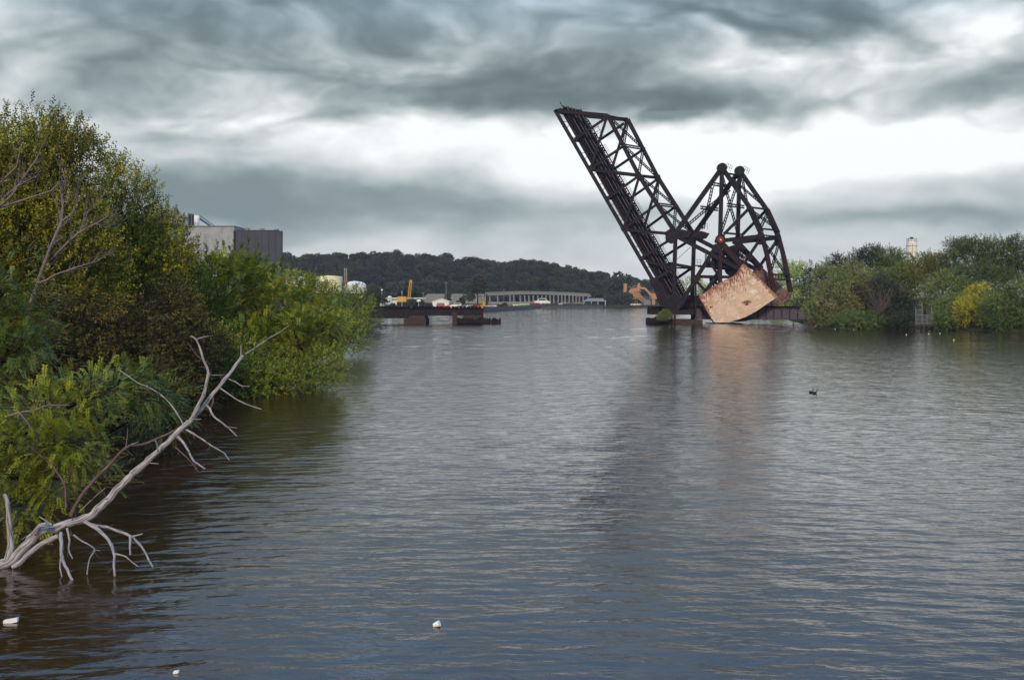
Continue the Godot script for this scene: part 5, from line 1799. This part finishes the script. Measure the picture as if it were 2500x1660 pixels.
func make_snag() -> void:
	rng.seed = 909
	var o := thing("dead_tree", "bleached dead tree trunk slanting out of the water at the lower left", "dead tree", Z7(90, 1010, 16.0))
	bough(o, "trunk", [[-60, 1105], [0, 1075], [60, 1040], [110, 985], [170, 915], [230, 912], [290, 885], [345, 876], [395, 856], [440, 815], [480, 765], [540, 705], [600, 650], [660, 598], [720, 542], [775, 490], [820, 443]], 66, 30, 15.9, 17.0, M.dead, 14)
	bough(o, "trunk_top", [[815, 448], [870, 393], [930, 320], [985, 250], [1030, 190], [1055, 158]], 28, 17, 17.0, 17.6, M.dead, 10)
	bough(o, "trunk_top", [[1066, 150], [1110, 122], [1160, 88], [1210, 58], [1258, 26]], 9, 4, 17.7, 18.3, M.dead, 8)
	bough(o, "branch", [[835, 425], [875, 350], [895, 290], [905, 225], [885, 180], [868, 120], [852, 88], [828, 72]], 26, 9, 17.0, 17.2, M.dead)
	bough(o, "twig", [[852, 86], [885, 76], [925, 70]], 8, 3, 17.1, 17.2, M.dead, 6)
	bough(o, "twig", [[890, 190], [850, 150], [815, 100]], 7, 3, 17.1, 17.3, M.dead_red, 6)
	bough(o, "twig", [[905, 240], [945, 243], [980, 240]], 10, 6, 17.1, 17.5, M.dead, 7)
	bough(o, "twig", [[1046, 172], [1047, 140], [1046, 112]], 10, 6, 17.6, 17.6, M.dead, 7)
	bough(o, "twig", [[1040, 175], [1066, 170]], 8, 4, 17.6, 17.7, M.dead, 6)
	bough(o, "twig", [[985, 255], [1020, 270], [1050, 290], [1084, 291]], 8, 5, 17.4, 17.2, M.dead, 6)
	bough(o, "twig", [[945, 292], [985, 318], [1030, 350], [1075, 370], [1136, 391]], 9, 6, 17.3, 16.9, M.dead, 7)
	bough(o, "twig", [[890, 366], [910, 385], [925, 420], [965, 450], [990, 470], [1028, 508]], 16, 6, 17.2, 16.6, M.dead, 8)
	bough(o, "twig", [[925, 340], [925, 365], [910, 395]], 9, 8, 17.2, 17.1, M.dead_red, 6)
	bough(o, "twig", [[985, 466], [1030, 472]], 4, 2, 16.7, 16.6, M.dead, 5)
	bough(o, "twig", [[810, 480], [860, 510], [920, 550], [975, 582], [996, 612]], 13, 6, 16.9, 16.4, M.dead, 8)
	bough(o, "twig", [[772, 512], [805, 548], [830, 600], [845, 620], [892, 650]], 19, 7, 16.8, 16.2, M.dead, 9)
	bough(o, "twig", [[760, 555], [800, 590], [835, 625], [860, 664]], 9, 5, 16.8, 16.3, M.dead_red, 7)
	bough(o, "twig", [[684, 575], [683, 545], [675, 528]], 11, 8, 16.7, 16.6, M.dead, 7)
	bough(o, "twig", [[830, 436], [874, 434]], 8, 4, 17.0, 17.0, M.dead, 6)
	bough(o, "branch", [[800, 455], [755, 485], [690, 515], [620, 545], [560, 548], [530, 570], [480, 625], [420, 685], [370, 745], [330, 800], [305, 860]], 11, 22, 17.0, 16.4, M.dead_red, 9)
	bough(o, "twig", [[560, 548], [600, 532]], 9, 4, 16.8, 16.7, M.dead, 6)
	bough(o, "twig", [[545, 555], [552, 510], [553, 470]], 10, 4, 16.8, 16.9, M.dead_red, 6)
	bough(o, "twig", [[545, 565], [578, 596]], 6, 3, 16.8, 16.7, M.dead_red, 5)
	bough(o, "twig", [[340, 840], [390, 790], [455, 733]], 6, 4, 16.4, 16.5, M.dead, 5)
	bough(o, "twig", [[650, 625], [688, 628]], 7, 4, 16.6, 16.6, M.dead, 5)
	bough(o, "branch", [[800, 466], [775, 420], [745, 375], [700, 330], [640, 292], [600, 278], [560, 250], [515, 218]], 9, 5, 17.2, 18.0, M.dead, 7)
	bough(o, "twig", [[640, 295], [638, 282]], 7, 4, 17.6, 17.6, M.dead, 5)
	# the prongs reaching down to the water
	bough(o, "branch", [[370, 880], [410, 905], [450, 935], [480, 975], [494, 1030], [492, 1075], [497, 1120]], 26, 12, 16.2, 15.4, M.dead)
	bough(o, "branch", [[400, 895], [460, 905], [520, 922], [570, 945], [610, 985], [640, 1035], [664, 1078]], 20, 10, 16.2, 15.6, M.dead)
	bough(o, "twig", [[565, 945], [562, 985], [565, 1025]], 17, 10, 15.8, 15.6, M.dead, 8)
	bough(o, "twig", [[575, 945], [620, 932]], 14, 7, 15.8, 15.8, M.dead, 7)
	bough(o, "twig", [[500, 1020], [545, 1030], [570, 1055], [598, 1074]], 11, 6, 15.7, 15.5, M.dead, 7)
	bough(o, "twig", [[318, 938], [360, 968], [412, 1000], [385, 1045], [376, 1110]], 11, 7, 16.0, 15.5, M.dead, 7)
	bough(o, "twig", [[405, 1003], [434, 1006]], 7, 4, 15.7, 15.7, M.dead, 5)
	bough(o, "branch", [[262, 930], [265, 990], [268, 1040], [290, 1090], [320, 1150], [352, 1198]], 24, 12, 16.0, 15.0, M.dead)
	bough(o, "twig", [[262, 1040], [258, 1080], [270, 1130]], 12, 7, 15.7, 15.4, M.dead, 7)
	bough(o, "twig", [[290, 910], [300, 960], [295, 1005], [313, 1040]], 14, 7, 16.0, 15.7, M.dead, 7)
	bough(o, "branch", [[250, 945], [200, 965], [150, 995], [95, 1050], [50, 1080]], 26, 34, 16.1, 15.9, M.dead)
	bough(o, "stub", [[22, 1060], [40, 1000], [40, 930], [34, 850], [28, 790], [15, 760]], 46, 20, 16.0, 16.1, M.dead, 10)
	bough(o, "twig", [[225, 895], [195, 875], [168, 858]], 13, 6, 16.2, 16.3, M.dead, 6)
	bough(o, "stub", [[150, 930], [170, 900], [200, 893]], 34, 26, 16.1, 16.0, M.dead, 9)
	bough(o, "twig", [[150, 928], [110, 945], [75, 970]], 9, 4, 16.1, 16.3, M.dead, 6)
	# brown dead branches among the locust
	var q := thing("dead_branch", "thin brown dead branch hanging among the locust leaves at lower left", "branch", Z7(190, 600, 17.8))
	bough(q, "stem", [[285, 820], [278, 720], [235, 650], [185, 600], [130, 555], [80, 512]], 15, 6, 17.2, 17.8, M.dead_red, 7)
	bough(q, "twig", [[215, 648], [185, 660], [160, 668]], 6, 3, 17.5, 17.5, M.dead_red, 5)
	bough(q, "twig", [[278, 715], [300, 680], [305, 645]], 8, 5, 17.3, 17.3, M.dead_red, 5)
	var r := thing("dead_branch", "grey dead branch lying level across the locust spray at the left edge", "branch", Z7(150, 390, 18))
	bough(r, "stem", [[20, 425], [80, 405], [150, 395], [200, 375], [300, 372]], 16, 4, 17.9, 17.9, M.grey_bark, 7)
	bough(r, "twig", [[80, 405], [110, 440], [140, 488]], 8, 5, 17.9, 17.7, M.grey_bark, 6)


func make_bare_tree() -> void:
	rng.seed = 303
	var o := thing("bare_tree", "leafless pale grey tree in front of the tallest trees on the left bank", "dead tree", P(95, 720, 33.0))
	var lines := [
		[[90, 690, 0.062], [123, 602, 0.052], [147, 545, 0.046], [152, 505, 0.038], [147, 461, 0.03], [158, 440, 0.02], [150, 410, 0.008]],
		[[128, 630, 0.045], [162, 594, 0.038], [196, 564, 0.033], [236, 544, 0.026], [262, 528, 0.02], [280, 510, 0.008]],
		[[150, 540, 0.03], [175, 520, 0.025], [188, 485, 0.02], [190, 440, 0.008]],
		[[196, 564, 0.024], [205, 525, 0.018], [235, 500, 0.012], [255, 470, 0.006]],
		[[-10, 512, 0.05], [29, 475, 0.042], [54, 436, 0.034], [88, 387, 0.022], [104, 350, 0.008]],
		[[-10, 455, 0.036], [39, 407, 0.026], [49, 357, 0.010]],
		[[-10, 508, 0.04], [49, 490, 0.032], [123, 466, 0.022], [150, 440, 0.008]],
		[[130, 672, 0.03], [187, 652, 0.024], [236, 638, 0.018], [262, 618, 0.008]],
		[[10, 480, 0.025], [40, 455, 0.018], [95, 425, 0.008]],
		[[230, 545, 0.018], [255, 555, 0.012], [285, 545, 0.005]],
	]
	for ln in lines:
		var pv := PackedVector3Array()
		var rv := PackedFloat32Array()
		for j in ln.size():
			pv.append(P(ln[j][0], ln[j][1], 33.0 + 0.25 * sin(j * 1.7 + ln[0][0])))
			rv.append(ln[j][2])
		var k := MB.new()
		k.tube(pv, rv, 7)
		for j in range(1, pv.size()):
			for m in 5:  # side twigs
				var s := pv[j - 1].lerp(pv[j], rng.randf())
				var d := (pv[j] - pv[j - 1]).normalized()
				var e := (d + rand_dir() * 0.9 + Vector3(0.1, 0.3, 0)).normalized()
				var l := rng.randf_range(0.25, 0.7)
				var mid := s + e * l * 0.5 + rand_dir() * 0.05
				var tip := s + e * l + Vector3(0, 0.12, 0)
				k.tube(PackedVector3Array([s, mid, tip]), PackedFloat32Array([rv[j] * 0.45, rv[j] * 0.3, 0.004]), 5)
				k.tube(PackedVector3Array([mid, mid + (e + rand_dir() * 0.8).normalized() * l * 0.45]), PackedFloat32Array([rv[j] * 0.25, 0.004]), 4)
		part("branch", k, M.grey_bark, o)
	var t := MB.new()
	t.tube(PackedVector3Array([P(60, 800, 33.3), P(75, 740, 33.2), P(92, 688, 33.0)]), PackedFloat32Array([0.1, 0.085, 0.06]), 9)
	t.tube(PackedVector3Array([P(95, 690, 33.0), P(112, 684, 33.0), P(132, 671, 33.0)]), PackedFloat32Array([0.04, 0.035, 0.03]), 7)
	part("trunk", t, M.grey_bark, o)


# ---------------------------------------------------------------- small things on the water
func make_small_things() -> void:
	rng.seed = 71
	var cup := MB.new()
	var cp := Vector3((1065 - CX) * 13.1 / F, 0.0, -13.1)
	cup.tube(PackedVector3Array([cp + Vector3(-0.03, 0.01, 0), cp + Vector3(0.0, 0.025, 0.01), cp + Vector3(0.04, 0.042, 0.02)]), PackedFloat32Array([0.026, 0.031, 0.038]), 16)
	single("paper_cup", cup, M.foam, "white paper cup floating alone in open water at the bottom", "cup")
	var bd := MB.new()
	bd.obox(Vector3((25 - CX) * 13.25 / F, 0.02, -13.25), Vector3(0.08, 0.012, -0.012), Vector3(-0.002, 0.022, 0), Vector3(0.004, 0, 0.03))
	single("foam_board", bd, M.foam, "white scrap of foam board floating at the lower left edge", "scrap")
	var sc := MB.new()
	sc.obox(Vector3((429 - CX) * 11.45 / F, 0.012, -11.45), Vector3(0.028, 0.005, 0), Vector3(0, 0.012, 0), Vector3(0, 0, 0.02))
	single("foam_scrap", sc, M.foam, "small white scrap floating at the bottom left of the open water", "scrap")
	for q in [[1981, 959, 46.5, "left"], [1990, 961, 46.2, "right"]]:
		var p := Vector3((q[0] - CX) * q[2] / F, 0.0, -q[2])
		var k := MB.new()
		k.tube(PackedVector3Array([p + Vector3(-0.12, 0.05, 0), p + Vector3(-0.07, 0.04, 0), p + Vector3(0.0, 0.03, 0), p + Vector3(0.06, 0.04, 0), p + Vector3(0.075, 0.08, 0), p + Vector3(0.085, 0.12, 0), p + Vector3(0.10, 0.135, 0), p + Vector3(0.13, 0.125, 0), p + Vector3(0.16, 0.12, 0)]), PackedFloat32Array([0.006, 0.035, 0.05, 0.038, 0.018, 0.018, 0.022, 0.012, 0.005]), 9)
		single("duck", k, M.feather, q[3] + " one of two dark ducks swimming in the right of the river", "duck", "ducks on the river")
	var spots := [[2040, 804], [2085, 806], [2157, 803], [2187, 804], [2214, 817], [2269, 815], [1946, 803], [2296, 814], [2330, 830], [2108, 797]]
	for j in spots.size():
		var d: float = EYE * F / (spots[j][1] - HY)
		var p := Vector3((spots[j][0] - CX) * d / F, 0.03, -d)
		var k := MB.new()
		k.obox(p, Vector3(0.05, 0.008, 0), Vector3(-0.008, 0.028, 0), Vector3(0, 0, 0.05))
		single("floating_litter", k, M.foam, "small white fleck of litter floating off the right bank", "litter", "white flecks on the water off the right bank")
